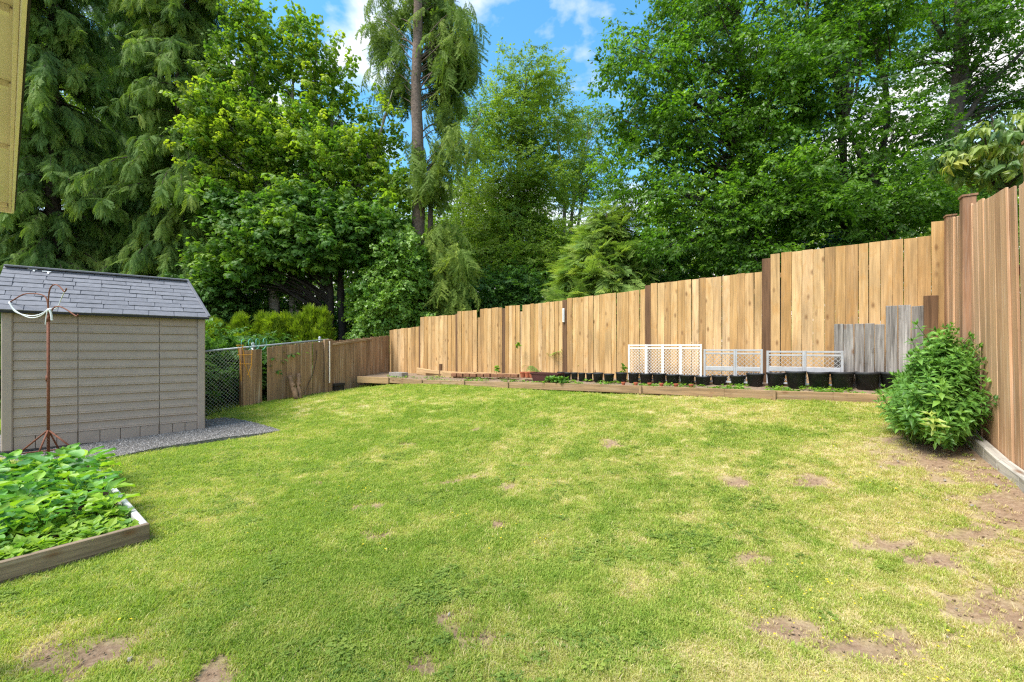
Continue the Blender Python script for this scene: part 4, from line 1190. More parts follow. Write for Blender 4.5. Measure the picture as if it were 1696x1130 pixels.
PP = np.array([tuple(BP(R_(.05, .75) if k % 3 else R_(.05, BED_LA - .05), R_(.06, 1.6), .085)) for k in range(900)])
tag(scatter('seedlings', 'seedling', PP, rot_rand(len(PP), .25), RNG.uniform(.7, 1.5, len(PP)), RNG.normal(.5, .28, len(PP))), 'small bright seedlings at the near edge of the raised bed', 'seedlings', kind='stuff')

# ------------------------------------------------------------------ pots along the border
def nursery_pot(col0, col1, rt, rb, name, lab, depth=None):
    c = (col0 + col1) / 2
    # stand the pot where its foot row meets the soil
    best = None
    for t in np.linspace(.06, .8, 60):
        p = bed_pt(c, t); row = HY + (EYE - p.z) / p.y * F
        if best is None or abs(row - rb) < best[0]: best = (abs(row - rb), p)
    p = best[1]
    k = math.hypot(1, p.x / p.y)
    r = (col1 - col0) / 2 * p.y / F / k ** .35 * 1.02
    h = max((EYE - (rt - HY) / F * p.y) - p.z, .12) 
    mb = MB(); prof = [(0, 0), (r * .80, 0), (r * .93, h * .84), (r * .97, h * .85), (r, h * .90), (r, h), (r * .95, h), (r * .90, h * .86), (r * .86, h * .74)]
    o = thing(name, lab, 'pot', p, 'black nursery pots in the border')
    mb.lathe(p, prof, 22); mb.build('body', M['pot'], o, True)
    mb = MB(); mb.lathe(p + D3 * (h * .78), [(r * .87, 0), (r * .5, .012), (0, .016)], 18); mb.build('soil', M['soil'], o, True)
    o.rotation_euler = (R_(-.03, .03), R_(-.03, .03), R_(0, 6))
    return o
POTS = [(923, 936, 616, 626), (936, 947.5, 617, 630), (948, 959.5, 617, 630.5), (960, 972, 617.5, 631), (973, 984, 618, 631), (984.5, 1002, 617.5, 632), (1002.5, 1020, 619, 633.5), (1021, 1040, 617, 633), (1041, 1059, 617.5, 634),
        (1060, 1081, 618, 634.5), (1082, 1104, 618, 635), (1105, 1127, 620, 636), (1128, 1152, 621, 637), (1153, 1178, 622.5, 638), (1179, 1205, 622, 637), (1209, 1236, 621.5, 637.5), (1237, 1265, 618, 639), (1270, 1300, 617, 640),
        (1304, 1335, 614.5, 642), (1340, 1374, 615.5, 643), (1377.5, 1413, 616, 644), (1419, 1456, 616, 645), (1460, 1493, 616, 645)]
ORD = ['first', 'second', 'third', 'fourth', 'fifth', 'sixth', 'seventh', 'eighth', 'ninth', 'tenth', 'eleventh', 'twelfth', 'thirteenth', 'fourteenth', 'fifteenth', 'sixteenth', 'seventeenth', 'eighteenth', 'nineteenth', 'twentieth', 'twenty first', 'twenty second', 'twenty third']
NP = len(POTS)
for i, q in enumerate(POTS):
    if i < 10: lab = 'black nursery pot, %s to the right of the maroon planter' % ORD[i]
    else: lab = 'black nursery pot, %s from the leafy corner bush along the border row' % ORD[NP - 1 - i]
    nursery_pot(*q, 'nursery_pot', lab)
for k, (c, r) in enumerate(((1035.5, 633.5), (1054, 633.5), (1077, 634.5), (1098, 636), (1123, 636), (1148, 637.5))):
    p = bed_pt(c, .07); p.z = U(c, r, p.y).z + .0; p.z = bed_pt(c, .07).z + .012
    mb = MB(); mb.lathe(p, [(0, 0), (.026, 0), (.036, .045), (.042, .045), (.042, .065), (.036, .065), (.028, .02), (0, .02)], 14)
    o = mb.build('clay_pot', M['terracotta']); tag(o, 'tiny red clay pot in front of the black pots, %s from the maroon planter' % ORD[k], 'pot', 'tiny clay pots')
# maroon planter box
p = bed_pt(906, .28); r0_ = p + FD * 0
pa = thing('planter_box', 'long maroon planter box at the left end of the black pots', 'planter', p)
L_, W_, H_ = .34, .13, .20
def frus(mb, z0, z1, k0, k1):
    lo = [p + FD * L_ * k0 * s1 + FN * W_ * k0 * s2 + D3 * z0 for s1, s2 in ((-1, -1), (1, -1), (1, 1), (-1, 1))]; hi = [p + FD * L_ * k1 * s1 + FN * W_ * k1 * s2 + D3 * z1 for s1, s2 in ((-1, -1), (1, -1), (1, 1), (-1, 1))]
    mb.add(lo + hi, [(0, 1, 5, 4), (1, 2, 6, 5), (2, 3, 7, 6), (3, 0, 4, 7)])
mb = MB(); frus(mb, 0, H_ * .82, .82, .96); frus(mb, H_ * .82, H_ * .82 + .002, .96, 1.04); frus(mb, H_ * .82 + .002, H_, 1.04, 1.06); frus(mb, H_, H_ + .001, 1.06, .94); frus(mb, H_, H_ * .7, .94, .9); mb.build('body', M['maroon'], pa)
mb = MB(); mb.add([p + FD * L_ * .91 * s1 + FN * W_ * .91 * s2 + D3 * H_ * .78 for s1, s2 in ((-1, -1), (1, -1), (1, 1), (-1, 1))], [(0, 1, 2, 3)]); mb.build('soil', M['soil'], pa)

# ------------------------------------------------------------------ lattice panels and old boards against the cedar fence
def lattice(mb, org, W, Hh, s, wd, th, u, n, rev=True):
    for sg in (1, -1):
        k = -Hh
        while k < W:
            a0, a1 = max(k, 0), min(k + Hh, W)
            if a1 - a0 > .004:
                h0, h1 = (a0 - k, a1 - k) if sg > 0 else (Hh - (a0 - k), Hh - (a1 - k))
                p0 = org + u * a0 + D3 * h0 + n * (th * .5 * sg); p1 = org + u * a1 + D3 * h1 + n * (th * .5 * sg)
                mb.bar(p0, p1, wd, th * .9, up=n.cross(p1 - p0).normalized())
            k += s
def gate(name, lab, col0, col1, r0_, r1_, mat, splits, mid=None, foot=.02, koff=.955):
    a = FP(col0, koff); b2 = FP(col1, koff)
    a.z = bed_pt(col0, .75).z + foot; b2.z = bed_pt(col1, .75).z + foot
    zt0 = U(col0, r0_, a.y).z; zt1 = U(col1, r1_, b2.y).z
    zt = (zt0 + zt1) / 2; u = (b2 - a); W = Vector((u.x, u.y, 0)).length; u = Vector((u.x, u.y, 0)).normalized(); Hh = zt - (a.z + b2.z) / 2
    org = Vector((a.x, a.y, (a.z + b2.z) / 2)); n = Vector((u.y, -u.x, 0))
    o = thing(name, lab, 'gate', org + u * W / 2)
    sw = .035
    for i, (f0, f1) in enumerate(splits):
        x0, x1 = W * f0, W * f1; step = -.006 * (i % 2)
        q = org + n * step
        for xx in (x0 + sw / 2, x1 - sw / 2): mb = MB(); mb.box(q + u * xx + D3 * Hh / 2, u * sw / 2, n * .012, D3 * Hh / 2); mb.build('stile', mat, o, bevel=.003)
        for zz in (Hh - sw / 2, Hh - sw * 2.1, sw / 2): mb = MB(); mb.box(q + u * (x0 + x1) / 2 + D3 * zz, u * ((x1 - x0) / 2 - sw), n * .010, D3 * sw * .42); mb.build('rail', mat, o, bevel=.002)
        if mid: mb = MB(); mb.box(q + u * (x0 + x1) / 2 + D3 * Hh * mid, u * ((x1 - x0) / 2 - sw), n * .014, D3 * .04); mb.build('rail', mat, o, bevel=.006)
        mb = MB(); lattice(mb, q + u * (x0 + sw) + D3 * sw, x1 - x0 - 2 * sw, Hh - sw * 3.4, .060 if not mid else .070, .0075 if not mid else .011, .006, u, n); mb.build('lattice', mat, o)['kind'] = 'stuff'
    return o
gate('lattice_gate', 'bright white four section lattice gate leaning on the cedar fence', 1040.5, 1162.5, 572, 569, M['white'], [(0, .27), (.255, .50), (.485, .74), (.725, 1)])
gate('lattice_gate', 'greyish lattice gate between the white gate and another grey gate', 1165.5, 1263.5, 578, 579.5, M['offwhite'], [(0, .56), (.545, 1)], .42)
gate('lattice_gate', 'greyish lattice gate nearest the weathered grey boards', 1269.5, 1397.5, 580, 582.5, M['offwhite'], [(0, .52), (.505, 1)], .45)
def old_boards(name, lab, col0, col1, rt, n, mat, k):
    par = thing(name, lab, 'boards', FP((col0 + col1) / 2, k) + D3 * bed_pt((col0 + col1) / 2, .8).z)
    cs = np.linspace(col0, col1, n + 1)
    for c0_, c1_ in zip(cs[:-1], cs[1:]):
        a, b2 = FP(c0_, k), FP(c1_, k); c = (a + b2) / 2; bz = bed_pt((c0_ + c1_) / 2, .8).z; top = U((c0_ + c1_) / 2, rt + R_(-1, 1), c.y).z
        me = plank_mesh((b2 - a).length - R_(.003, .012), .02, top - bz, mat, .003, 'board', jit=.004)
        obj('board', me, par, Vector((c.x, c.y, bz)) + FN * R_(-.004, .01) - par.location, (R_(.02, .03), R_(-.006, .006), ang))
    return par
old_boards('old_fence_section', 'short panel of weathered grey boards beside the grey lattice gate', 1381, 1465, 537, 5, M['grey_board'], .968)
old_boards('old_fence_section', 'taller panel of three weathered grey boards', 1466.5, 1530, 506.5, 3, M['grey_board'], .966)
p = FP(1541.5, .962); bz = bed_pt(1541, .8).z
o = obj('old_post', plank_mesh((FP(1553, .962) - FP(1530, .962)).length, .07, U(1541, 490, p.y).z - bz, M['post'], .006, 'old_post', jit=.006), None, Vector((p.x, p.y, bz)), (.02, 0, ang)); tag(o, 'thick brown post leaning between grey boards and corner', 'post')

# ------------------------------------------------------------------ house eave at the upper left, cut slim so its shadow stays faint
EZ = 2.2
def EV(px, py): return U(px, py, (EZ - EYE) * F / (HY - py))
ea, eb = EV(40, 0), EV(21, 352)
ed = (eb - ea).normalized(); en = Vector((-ed.y, ed.x, 0)); en = en if en.x < 0 else -en          # towards the house
ed2 = Vector((ed.x, ed.y, 0)).normalized()
eaves = thing('eaves', 'cream painted house eave with boxed soffit, cut to a slim strip at the upper left', 'eaves', Vector((eb.x, eb.y, 0)) + en * .25)
PD = .26
hs = eb - ed2 * 2.2
mb = MB(); mb.bar(hs + D3 * .05, eb + D3 * .05, .009, .11); mb.build('fascia', M['fascia'], eaves, bevel=.002)
mb = MB(); mb.bar(hs + D3 * .065 - en * .0075, eb + D3 * .065 - en * .0075, .005, .11); mb.build('roof_edge', M['gutter'], eaves, bevel=.001)
mb = MB(); mb.bar(hs + en * .0095 + D3 * .026, eb + en * .0095 + D3 * .026, .009, .03); mb.build('trim_board', M['fascia'], eaves, bevel=.001)
mb = MB(); mb.bar(eb + en * .0 + D3 * .05 + ed2 * .006, eb + en * PD + D3 * .05 + ed2 * .006, .011, .11); mb.build('end_board', M['fascia'], eaves, bevel=.002)
ts = [(eb - EV(28 if py > 200 else 33, py)).dot(ed2) for py in (262, 165, 48)]
ss = [0.0] + ts
while ss[-1] < 2.0: ss.append(ss[-1] + .3)
for a, b2 in zip(ss[:-1], ss[1:]):
    mb = MB(); c = eb - ed2 * ((a + b2) / 2) + en * (.010 + PD / 2) + D3 * .045; mb.box(c, ed2 * ((b2 - a) / 2 - .002), en * (PD / 2 - .001), D3 * .006); mb.build('soffit_panel', M['soffit'], eaves)
for a in ss[1:-1] + [.012]:
    mb = MB(); c = eb - ed2 * a + en * (.0155 + PD / 2) + D3 * .030; mb.box(c, ed2 * .009, en * (PD / 2 - .003), D3 * .0088); mb.build('batten', M['fascia'], eaves, bevel=.001)
q0, q1 = hs + D3 * .108, eb + D3 * .108; q2, q3 = q1 + en * PD + D3 * .07, q0 + en * PD + D3 * .07
mb = MB(); mb.add([q0, q1, q2, q3] + [q + D3 * .03 for q in (q0, q1, q2, q3)], [(3, 2, 1, 0), (4, 5, 6, 7), (0, 1, 5, 4), (1, 2, 6, 5), (2, 3, 7, 6), (3, 0, 4, 7)]); mb.build('roof', M['shingle'], eaves)
for t_ in (.25, 1.25):  # added posts out of view, in place of the shading house wall
    c = eb - ed2 * t_ + en * (PD - .06); mb = MB(); mb.box(Vector((c.x, c.y, EZ / 2 - .05)), ed2 * .045, en * .045, D3 * (EZ / 2 + .06)); mb.build('post', M['fascia'], eaves, bevel=.004)

# ------------------------------------------------------------------ trees
def E(px, py, Z, rpx, rpy, dep=None, w=1.0):
    c = U(px, py, Z); rx, rz = rpx * Z / F, rpy * Z / F
    return (c, rx, dep if dep else (rx + rz) / 2, rz, w)
def limb(mb, a, b_, r0, r1, sag=.15, n=6, wob=.06):
    a = Vector(a); b_ = Vector(b_); L_ = (b_ - a).length
    pts = []; side = rnd(1) * L_ * wob
    for i in range(n + 1):
        t = i / n; p = a.lerp(b_, t); p.z += sag * L_ * math.sin(PI * t) ; p += side * math.sin(PI * t * 1.7)
        pts.append(p)
    mb.tube(pts, [r0 + (r1 - r0) * (i / n) for i in range(n + 1)], 5, False)
    return pts
def broad_tree(name, lab, cat, trunks, ells, key, n_clump, per, cr, mat, tint=(.5, .2), scl=1.0, squash=.6, limbs=True, outer=2.0, group=None, ztint=0.0, lr=.05, pitch=(.1, .35)):
    """trunks: list of [(x,y,z,r), ...] stems; ells: crown masses; clumps of twigs at the ends of limbs"""
    b0 = trunks[0][0]
    t = thing(name, lab, cat, Vector(b0[:3]), group)
    mb = MB()
    for st in trunks:
        pts = curve([q[:3] for q in st], max(8, 5 * len(st))) if len(st) > 2 else [Vector(q[:3]) for q in st]
        rs = np.interp(np.linspace(0, 1, len(pts)), np.linspace(0, 1, len(st)), [q[3] for q in st])
        mb.tube([p + rnd(.012) for p in pts], [r * R_(.94, 1.07) for r in rs], 11)
    W = np.array([e[4] * e[1] * e[3] for e in ells]); W = W / W.sum()
    P, Rt, S, T = [], [], [], []
    axis = [Vector(q[:3]) for st in trunks for q in st]
    for k in range(n_clump):
        e = ells[RNG.choice(len(ells), p=W)]
        while True:
            d = rnd(1)
            if .05 < d.length < 1: break
        d.normalize(); d *= random.random() ** (1 / outer)
        c = e[0] + Vector((d.x * e[1], d.y * e[2], d.z * e[3]))
        if limbs and random.random() < .75:
            st = random.choice(trunks) if len(trunks) > 1 else trunks[0]
            if len(trunks) > 1: st = min(trunks, key=lambda s: abs(s[-1][0] - c.x) + .3 * random.random())
            zs = np.array([q[2] for q in st]); hd = math.hypot(c.x - st[-1][0], c.y - st[-1][1])
            za = min(max(c.z - .55 * hd - .4, zs[0] + .35 * (zs[-1] - zs[0])), zs[-1])
            a = [float(np.interp(za, zs, [q[i] for q in st])) for i in range(3)]
            rr = min(lr, .012 + .008 * (c - Vector(a)).length)
            limb(mb, a, c, rr, .008, R_(-.02, .12))
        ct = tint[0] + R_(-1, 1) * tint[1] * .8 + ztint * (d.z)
        for j in range(per):
            q = Vector((random.gauss(0, .5), random.gauss(0, .5), random.gauss(0, .5) * squash)) * cr
            p = c + q
            out = (p - e[0]); az = math.atan2(out.y, out.x) + random.gauss(0, .9)
            P.append(p); Rt.append((random.gauss(0, .45), random.gauss(pitch[0], pitch[1]), az)); S.append(scl * R_(.75, 1.25)); T.append(ct + random.gauss(0, tint[1] * .5))
    mb.build('trunk', mat, t, True)
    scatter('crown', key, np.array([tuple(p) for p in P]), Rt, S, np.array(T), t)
    return t
def conifer(name, lab, cat, base, top, r_base, key, mat, n_br, prof, tint=(.4, .2), scl=1.0, droop=.35, tr=.28, spray=.42, pitch=(.95, .4), group=None, z_start=.05, inner=.25, skip=None):
    """straight trunk, branches all round that swing down, sprays hanging from them"""
    base = Vector(base); top = Vector(top)
    t = thing(name, lab, cat, base, group); mb = MB(); H_ = (top - base).length
    mb.tube([base.lerp(top, k / 8) for k in range(9)], [tr * (1 - .85 * k / 8) for k in range(9)], 10)
    P, Rt, S, T = [], [], [], []
    for k in range(n_br):
        f = z_start + (1 - z_start) * (k + random.random()) / n_br
        o_ = base.lerp(top, f); L_ = r_base * prof(f) * R_(.7, 1.15); az = R_(0, 2 * PI)
        if skip and skip(f, az): continue
        d = Vector((math.cos(az), math.sin(az), 0))
        pts = [o_ + d * L_ * u + D3 * (L_ * (.12 * math.sin(PI * u) - droop * u * u)) for u in np.linspace(0, 1, 7)]
        mb.tube(pts, [max(.006, .035 * (1 - i / 6)) * min(1.3, L_ / 1.5) for i in range(7)], 4, False)
        n_s = max(3, int(L_ / spray * 2.4)); ct = tint[0] + random.gauss(0, tint[1] * .7)
        for j in range(n_s):
            u = inner + (1.03 - inner) * (j + random.random()) / n_s
            p = o_ + d * L_ * u + D3 * (L_ * (.12 * math.sin(PI * min(u, 1)) - droop * u * u)) + rnd(.08)
            P.append(p); Rt.append((random.gauss(0, .5), random.gauss(*pitch), az + random.gauss(0, .75))); S.append(scl * R_(.7, 1.25)); T.append(ct + random.gauss(0, tint[1] * .5) + .12 * (u - .6))
    mb.build('trunk', mat, t, True)
    scatter('crown', key, np.array([tuple(p) for p in P]), Rt, S, np.array(T), t)
    return t
def base_at(px, Z): x = (px - CX) / F * Z; return Vector((x, Z, gz(x, Z)))

full = lambda f: (1 - f) ** .45 * (.75 + .25 * math.sin(f * 40))
# western red cedars behind the shed
def cedar_tree(lab, px, Z, h, r, n, tint, scl=1.0, **kw):
    b = base_at(px, Z); return conifer('cedar_tree', lab, 'tree', b, b + D3 * h + Vector((R_(-.3, .3), 0, 0)), r, 'cedar', M['bark'], n, full, tint, scl, spray=.105, group='red cedars behind the shed', **kw)
cedar_tree('tall dark blue green drooping cedar right of the house eave', 88, 15.5, 21, 3.3, 520, (.38, .2), 1.0, droop=.42)
cedar_tree('tall yellowish green drooping cedar behind the shed roof end', 300, 16.5, 23, 3.2, 520, (.52, .2), 1.0, droop=.42)
cedar_tree('dark cedar between the two big drooping cedars', 205, 20.5, 22, 2.9, 320, (.25, .14), 1.15, droop=.35)
cedar_tree('dark cedar at the far left, mostly behind the house eave', -60, 17.0, 20, 3.2, 320, (.30, .14), 1.1, droop=.40)
# arborvitae row behind the chain link fence
AR = [(352, 541, 30, 12.6), (398, 533, 30, 13.0), (436, 531, 17, 13.6), (452, 534, 18, 13.2), (474, 533, 15, 13.6), (494, 533, 17, 13.6), (515, 520, 17, 13.8), (534, 524, 20, 13.8)]
for i, (px, py, rp, Z) in enumerate(AR):
    b = base_at(px, Z); tp = U(px, py, Z); r = rp * Z / F * 1.0
    conifer('arborvitae', 'bright yellow green arborvitae, %s from the shed' % ORD[i], 'shrub', b, tp, r, 'arbor', M['bark'], 460, lambda f: max(.05, (1 - f ** 2.2)) * (.9 + .1 * math.sin(f * 30)), (.42, .3), 1.0, -.25, .04, .085, (-1.0, .35), 'arborvitae row', .02, .35)

# maples: lower dark green one on two bare stems, upper yellow green one behind it
def stem(cols, Z, r0, r1, sway=0):
    out = []; n = len(cols)
    for i, (px, py) in enumerate(cols):
        p = U(px, py, Z + sway * i / n)
        out.append((p.x, p.y, p.z, r0 + (r1 - r0) * i / (n - 1)))
    b = out[0]; out.insert(0, (b[0], b[1], gz(b[0], b[1]) - .1, r0 * 1.15))
    return out
broad_tree('maple_tree', 'dark green maple with bare twin stems behind the low brown fence', 'tree', [stem([(548, 560), (547, 470), (535, 390), (520, 300)], 15.6, .12, .04), stem([(568, 560), (564, 470), (572, 380), (585, 300)], 15.8, .15, .04), stem([(592, 560), (594, 500), (600, 420), (610, 330)], 16.4, .08, .03)],
           [E(440, 400, 15.4, 75, 50), E(530, 390, 15.4, 75, 48), E(605, 370, 15.6, 50, 55), E(490, 345, 15.6, 80, 36), E(420, 350, 15.6, 55, 36), E(390, 445, 15.4, 40, 38), E(490, 430, 15.2, 40, 22, w=.6), E(570, 410, 15.4, 38, 26), E(615, 450, 15.6, 22, 26, w=.5)], 'maple', 215, 13, .62, M['bark_dark'], (.42, .2), 1.0, ztint=.06)
broad_tree('maple_tree', 'tall airy yellow green maple with upright leafy shoots against the sky', 'tree', [stem([(455, 560), (450, 350), (430, 200), (410, 60), (400, -40)], 16.4, .2, .03), stem([(490, 560), (510, 300), (520, 160), (525, 30)], 16.6, .16, .015), stem([(485, 560), (480, 300), (485, 160), (482, 30)], 16.5, .12, .015), stem([(500, 560), (535, 320), (550, 200), (556, 70)], 16.7, .12, .015), stem([(510, 560), (590, 320), (630, 220), (650, 150)], 16.6, .13, .015)],
           [E(385, 250, 15.9, 65, 90, 1.6), E(400, 130, 16.2, 36, 80, 1.2, .9), E(400, 30, 16.2, 26, 60, 1.0, .9), E(440, 90, 16.3, 14, 70, .6, .5), E(350, 215, 15.8, 36, 50, 1.0, .8), E(484, 100, 16.5, 12, 80, .4, .9), E(500, 75, 16.5, 12, 60, .4, .8), E(522, 120, 16.5, 12, 85, .4, .9), E(554, 130, 16.6, 10, 70, .4, .8), E(540, 190, 16.5, 40, 45, .8, .7), E(600, 230, 16.6, 36, 50, .9, .7), E(640, 215, 16.7, 16, 45, .5, .6),
            E(480, 235, 16.2, 60, 55, 1.4), E(560, 270, 16.2, 65, 50, 1.4), E(630, 290, 16.4, 38, 45, 1.0, .9), E(430, 290, 15.9, 60, 40, 1.2)], 'maple', 350, 8, .46, M['bark_pale'], (.66, .22), .82, squash=1.1, lr=.03, pitch=(-.3, .5))
# tall fir with a bare trunk, and the hemlock foot below it
fb = base_at(690, 16.5)
broad_tree('fir_tree', 'tall fir with straight bare trunk and weeping branches against the sky', 'tree', [[(fb.x, fb.y, fb.z, .27), (*U(693, 300, 16.5), .215), (*U(689, 150, 16.5), .19), (*U(692, 40, 16.5), .165), (*U(690, -150, 16.5), .13)]],
           [E(652, 50, 17.2, 22, 60, 1.0), E(660, 130, 17.2, 20, 50, .9, .6), E(735, 110, 17.2, 32, 65, 1.1), E(758, 60, 17.2, 30, 60, 1.0), E(705, 0, 17.5, 75, 22, 1.2), E(738, 195, 17.0, 12, 50, .5, .5), E(745, 245, 16.3, 30, 24, .8), E(690, 262, 16.1, 30, 26, .6), E(715, 305, 16.2, 32, 36, .8), E(738, 345, 16.3, 14, 45, .5, .6)],
           'fir', 120, 6, .55, M['bark_fir'], (.5, .3), .9, squash=1.1, outer=1.5, lr=.04, pitch=(.95, .35))
hb = base_at(713, 16.2)
broad_tree('hemlock_tree', 'slender hemlock with feathery light green skirt beside the ivy mound', 'tree', [[(hb.x, hb.y, hb.z, .13), (*U(712, 420, 16.2), .11), (*U(714, 300, 16.4), .08)]],
           [E(738, 430, 15.9, 30, 45, .9), E(745, 490, 15.8, 27, 40, .9), E(725, 390, 16, 28, 28, .8), E(735, 540, 15.8, 28, 20, .8)], 'fir', 62, 8, .5, M['bark'], (.75, .25), .85, outer=1.6, pitch=(.9, .3))
# ivy mound
broad_tree('ivy_mound', 'rounded mound of glossy ivy swallowing a stump', 'ivy', [stem([(655, 560), (658, 470), (668, 400)], 15.3, .3, .15)],
           [E(668, 432, 15.4, 36, 52, 1.0), E(640, 500, 15.3, 42, 58, 1.1), E(672, 490, 15.4, 32, 62, 1.0), E(632, 545, 15.2, 34, 30, .9)], 'ivy', 230, 17, .34, M['bark_dark'], (.78, .25), 1.05, outer=6, limbs=False, squash=.9, pitch=(.7, .5))
# alder in the middle and thin pale trees either side
broad_tree('alder_tree', 'airy green alder with slim dark trunk in the middle of the picture', 'tree', [stem([(868, 560), (864, 430), (858, 300), (866, 190), (872, 130)], 22, .17, .03)],
           [E(872, 150, 22, 42, 42, 1.4), E(850, 215, 22, 48, 55, 1.8), E(905, 215, 22, 50, 38, 1.6, .7), E(838, 300, 22, 65, 60, 2.2), E(915, 300, 22, 55, 60, 2.0, .8), E(880, 400, 22, 90, 60, 2.6), E(800, 370, 22.5, 55, 70, 2.2), E(860, 450, 21, 95, 45, 2.0), E(800, 450, 21.5, 55, 60, 2), E(930, 430, 21.5, 50, 60, 2)], 'broad_small', 275, 17, .85, M['bark'], (.78, .3), 1.15, squash=.5, lr=.06)
broad_tree('thin_tree', 'thin pale tree left of the alder with sparse crown', 'tree', [stem([(762, 560), (768, 320), (778, 230), (800, 180)], 25, .12, .03)], [E(792, 185, 25, 22, 26, 1), E(775, 240, 25, 24, 40, 1, .7), E(770, 310, 25, 25, 40, 1.2)], 'broad_small', 40, 9, .8, M['bark_pale'], (.5, .2), 1.1)
broad_tree('thin_tree', 'thin pale stemmed tree right of the alder with see through crown', 'tree', [stem([(925, 560), (935, 340), (925, 240), (922, 190)], 26, .14, .03), stem([(930, 560), (950, 330), (965, 260), (985, 200)], 26.2, .12, .02), stem([(932, 560), (965, 330), (990, 280), (1010, 255)], 26.4, .10, .02)],
           [E(950, 200, 26, 45, 40, 1.5, .6), E(985, 230, 26, 40, 40, 1.4, .6), E(985, 300, 26, 45, 55, 1.6, .7), E(940, 280, 26, 50, 60, 2, .7)], 'broad_small', 85, 8, .9, M['bark_pale'], (.45, .25), 1.15, lr=.045)
# feathery cypress in front of the big broadleaf trees
cb_ = base_at(1000, 12.2)
conifer('cypress_bush', 'feathery light green cypress bush rising above the cedar fence', 'shrub', cb_, U(1005, 352, 12.2), 2.1, 'cypress', M['bark'], 420, lambda f: max(.08, (1 - f) ** .75), (.62, .2), 1.15, .05, .10, .2, (.25, .35), None, .05, .35)
# big broadleaf trees at the right
def bl(lab, trunks, ells, n, per, tint, **kw):
    return broad_tree('broadleaf_tree', lab, 'tree', trunks, ells, 'broad', n, per, .50, M['bark_limb'], tint, kw.pop('scl', 1.0), lr=.075, group='broadleaf trees beyond the cedar fence', **kw)
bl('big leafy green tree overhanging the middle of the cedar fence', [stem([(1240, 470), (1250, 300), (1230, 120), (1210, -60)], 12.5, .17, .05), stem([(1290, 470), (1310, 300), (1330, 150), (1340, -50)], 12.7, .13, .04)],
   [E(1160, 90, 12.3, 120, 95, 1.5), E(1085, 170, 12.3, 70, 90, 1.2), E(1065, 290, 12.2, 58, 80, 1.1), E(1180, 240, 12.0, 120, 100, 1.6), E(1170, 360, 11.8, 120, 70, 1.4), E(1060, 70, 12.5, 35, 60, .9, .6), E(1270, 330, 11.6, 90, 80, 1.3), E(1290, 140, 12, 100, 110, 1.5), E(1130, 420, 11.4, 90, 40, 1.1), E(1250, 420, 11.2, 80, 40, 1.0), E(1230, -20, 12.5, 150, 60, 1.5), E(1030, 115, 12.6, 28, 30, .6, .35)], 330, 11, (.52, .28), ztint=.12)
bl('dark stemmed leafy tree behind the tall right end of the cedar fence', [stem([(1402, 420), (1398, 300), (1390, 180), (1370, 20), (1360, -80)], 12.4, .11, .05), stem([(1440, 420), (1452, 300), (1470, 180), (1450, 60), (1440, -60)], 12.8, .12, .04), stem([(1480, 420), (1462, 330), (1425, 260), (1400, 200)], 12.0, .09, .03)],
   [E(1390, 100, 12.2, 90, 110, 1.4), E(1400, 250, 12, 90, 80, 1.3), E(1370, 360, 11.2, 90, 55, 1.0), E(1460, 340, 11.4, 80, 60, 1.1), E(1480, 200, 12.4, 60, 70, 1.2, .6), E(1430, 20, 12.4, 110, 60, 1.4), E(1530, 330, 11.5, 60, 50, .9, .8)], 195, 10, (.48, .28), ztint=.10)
bl('leaning grey trunked tree at the far right against bright sky', [stem([(1575, 400), (1578, 220), (1590, 130), (1592, 40), (1580, -60)], 13.4, .24, .12), stem([(1580, 260), (1610, 180), (1650, 130), (1720, 60)], 13.3, .09, .04), stem([(1580, 230), (1600, 130), (1640, 70), (1690, 30)], 13.5, .07, .03), stem([(1588, 120), (1560, 60), (1540, 20), (1520, -40)], 13.4, .08, .03)],
   [E(1540, 70, 13.5, 70, 80, 1.4, .8), E(1640, 60, 13.6, 70, 70, 1.4, .7), E(1640, 180, 13.8, 70, 60, 1.3, .6), E(1560, 260, 12.8, 60, 55, 1.2), E(1650, 270, 12.6, 60, 40, 1.1), E(1600, 330, 12.2, 60, 40, .9), E(1700, 120, 13.6, 50, 100, 1.3, .7), E(1580, -10, 13.5, 110, 50, 1.4)], 150, 9, (.46, .26))
# young cherry just behind the right fence
cp = base_at(1650, 5.6)
broad_tree('cherry_sapling', 'young cherry with long glossy leaves peeking over the right fence', 'tree', [[(cp.x, cp.y, cp.z, .035), (*U(1655, 330, 5.6), .025), (*U(1662, 215, 5.5), .012)]],
           [E(1650, 232, 5.5, 45, 26, .30), E(1600, 238, 5.5, 32, 10, .15, .6), E(1672, 268, 5.4, 24, 30, .2), E(1640, 200, 5.5, 28, 12, .2, .5)], 'cherry', 40, 3, .16, M['bark'], (.55, .28), .85, lr=.01, pitch=(.35, .3))
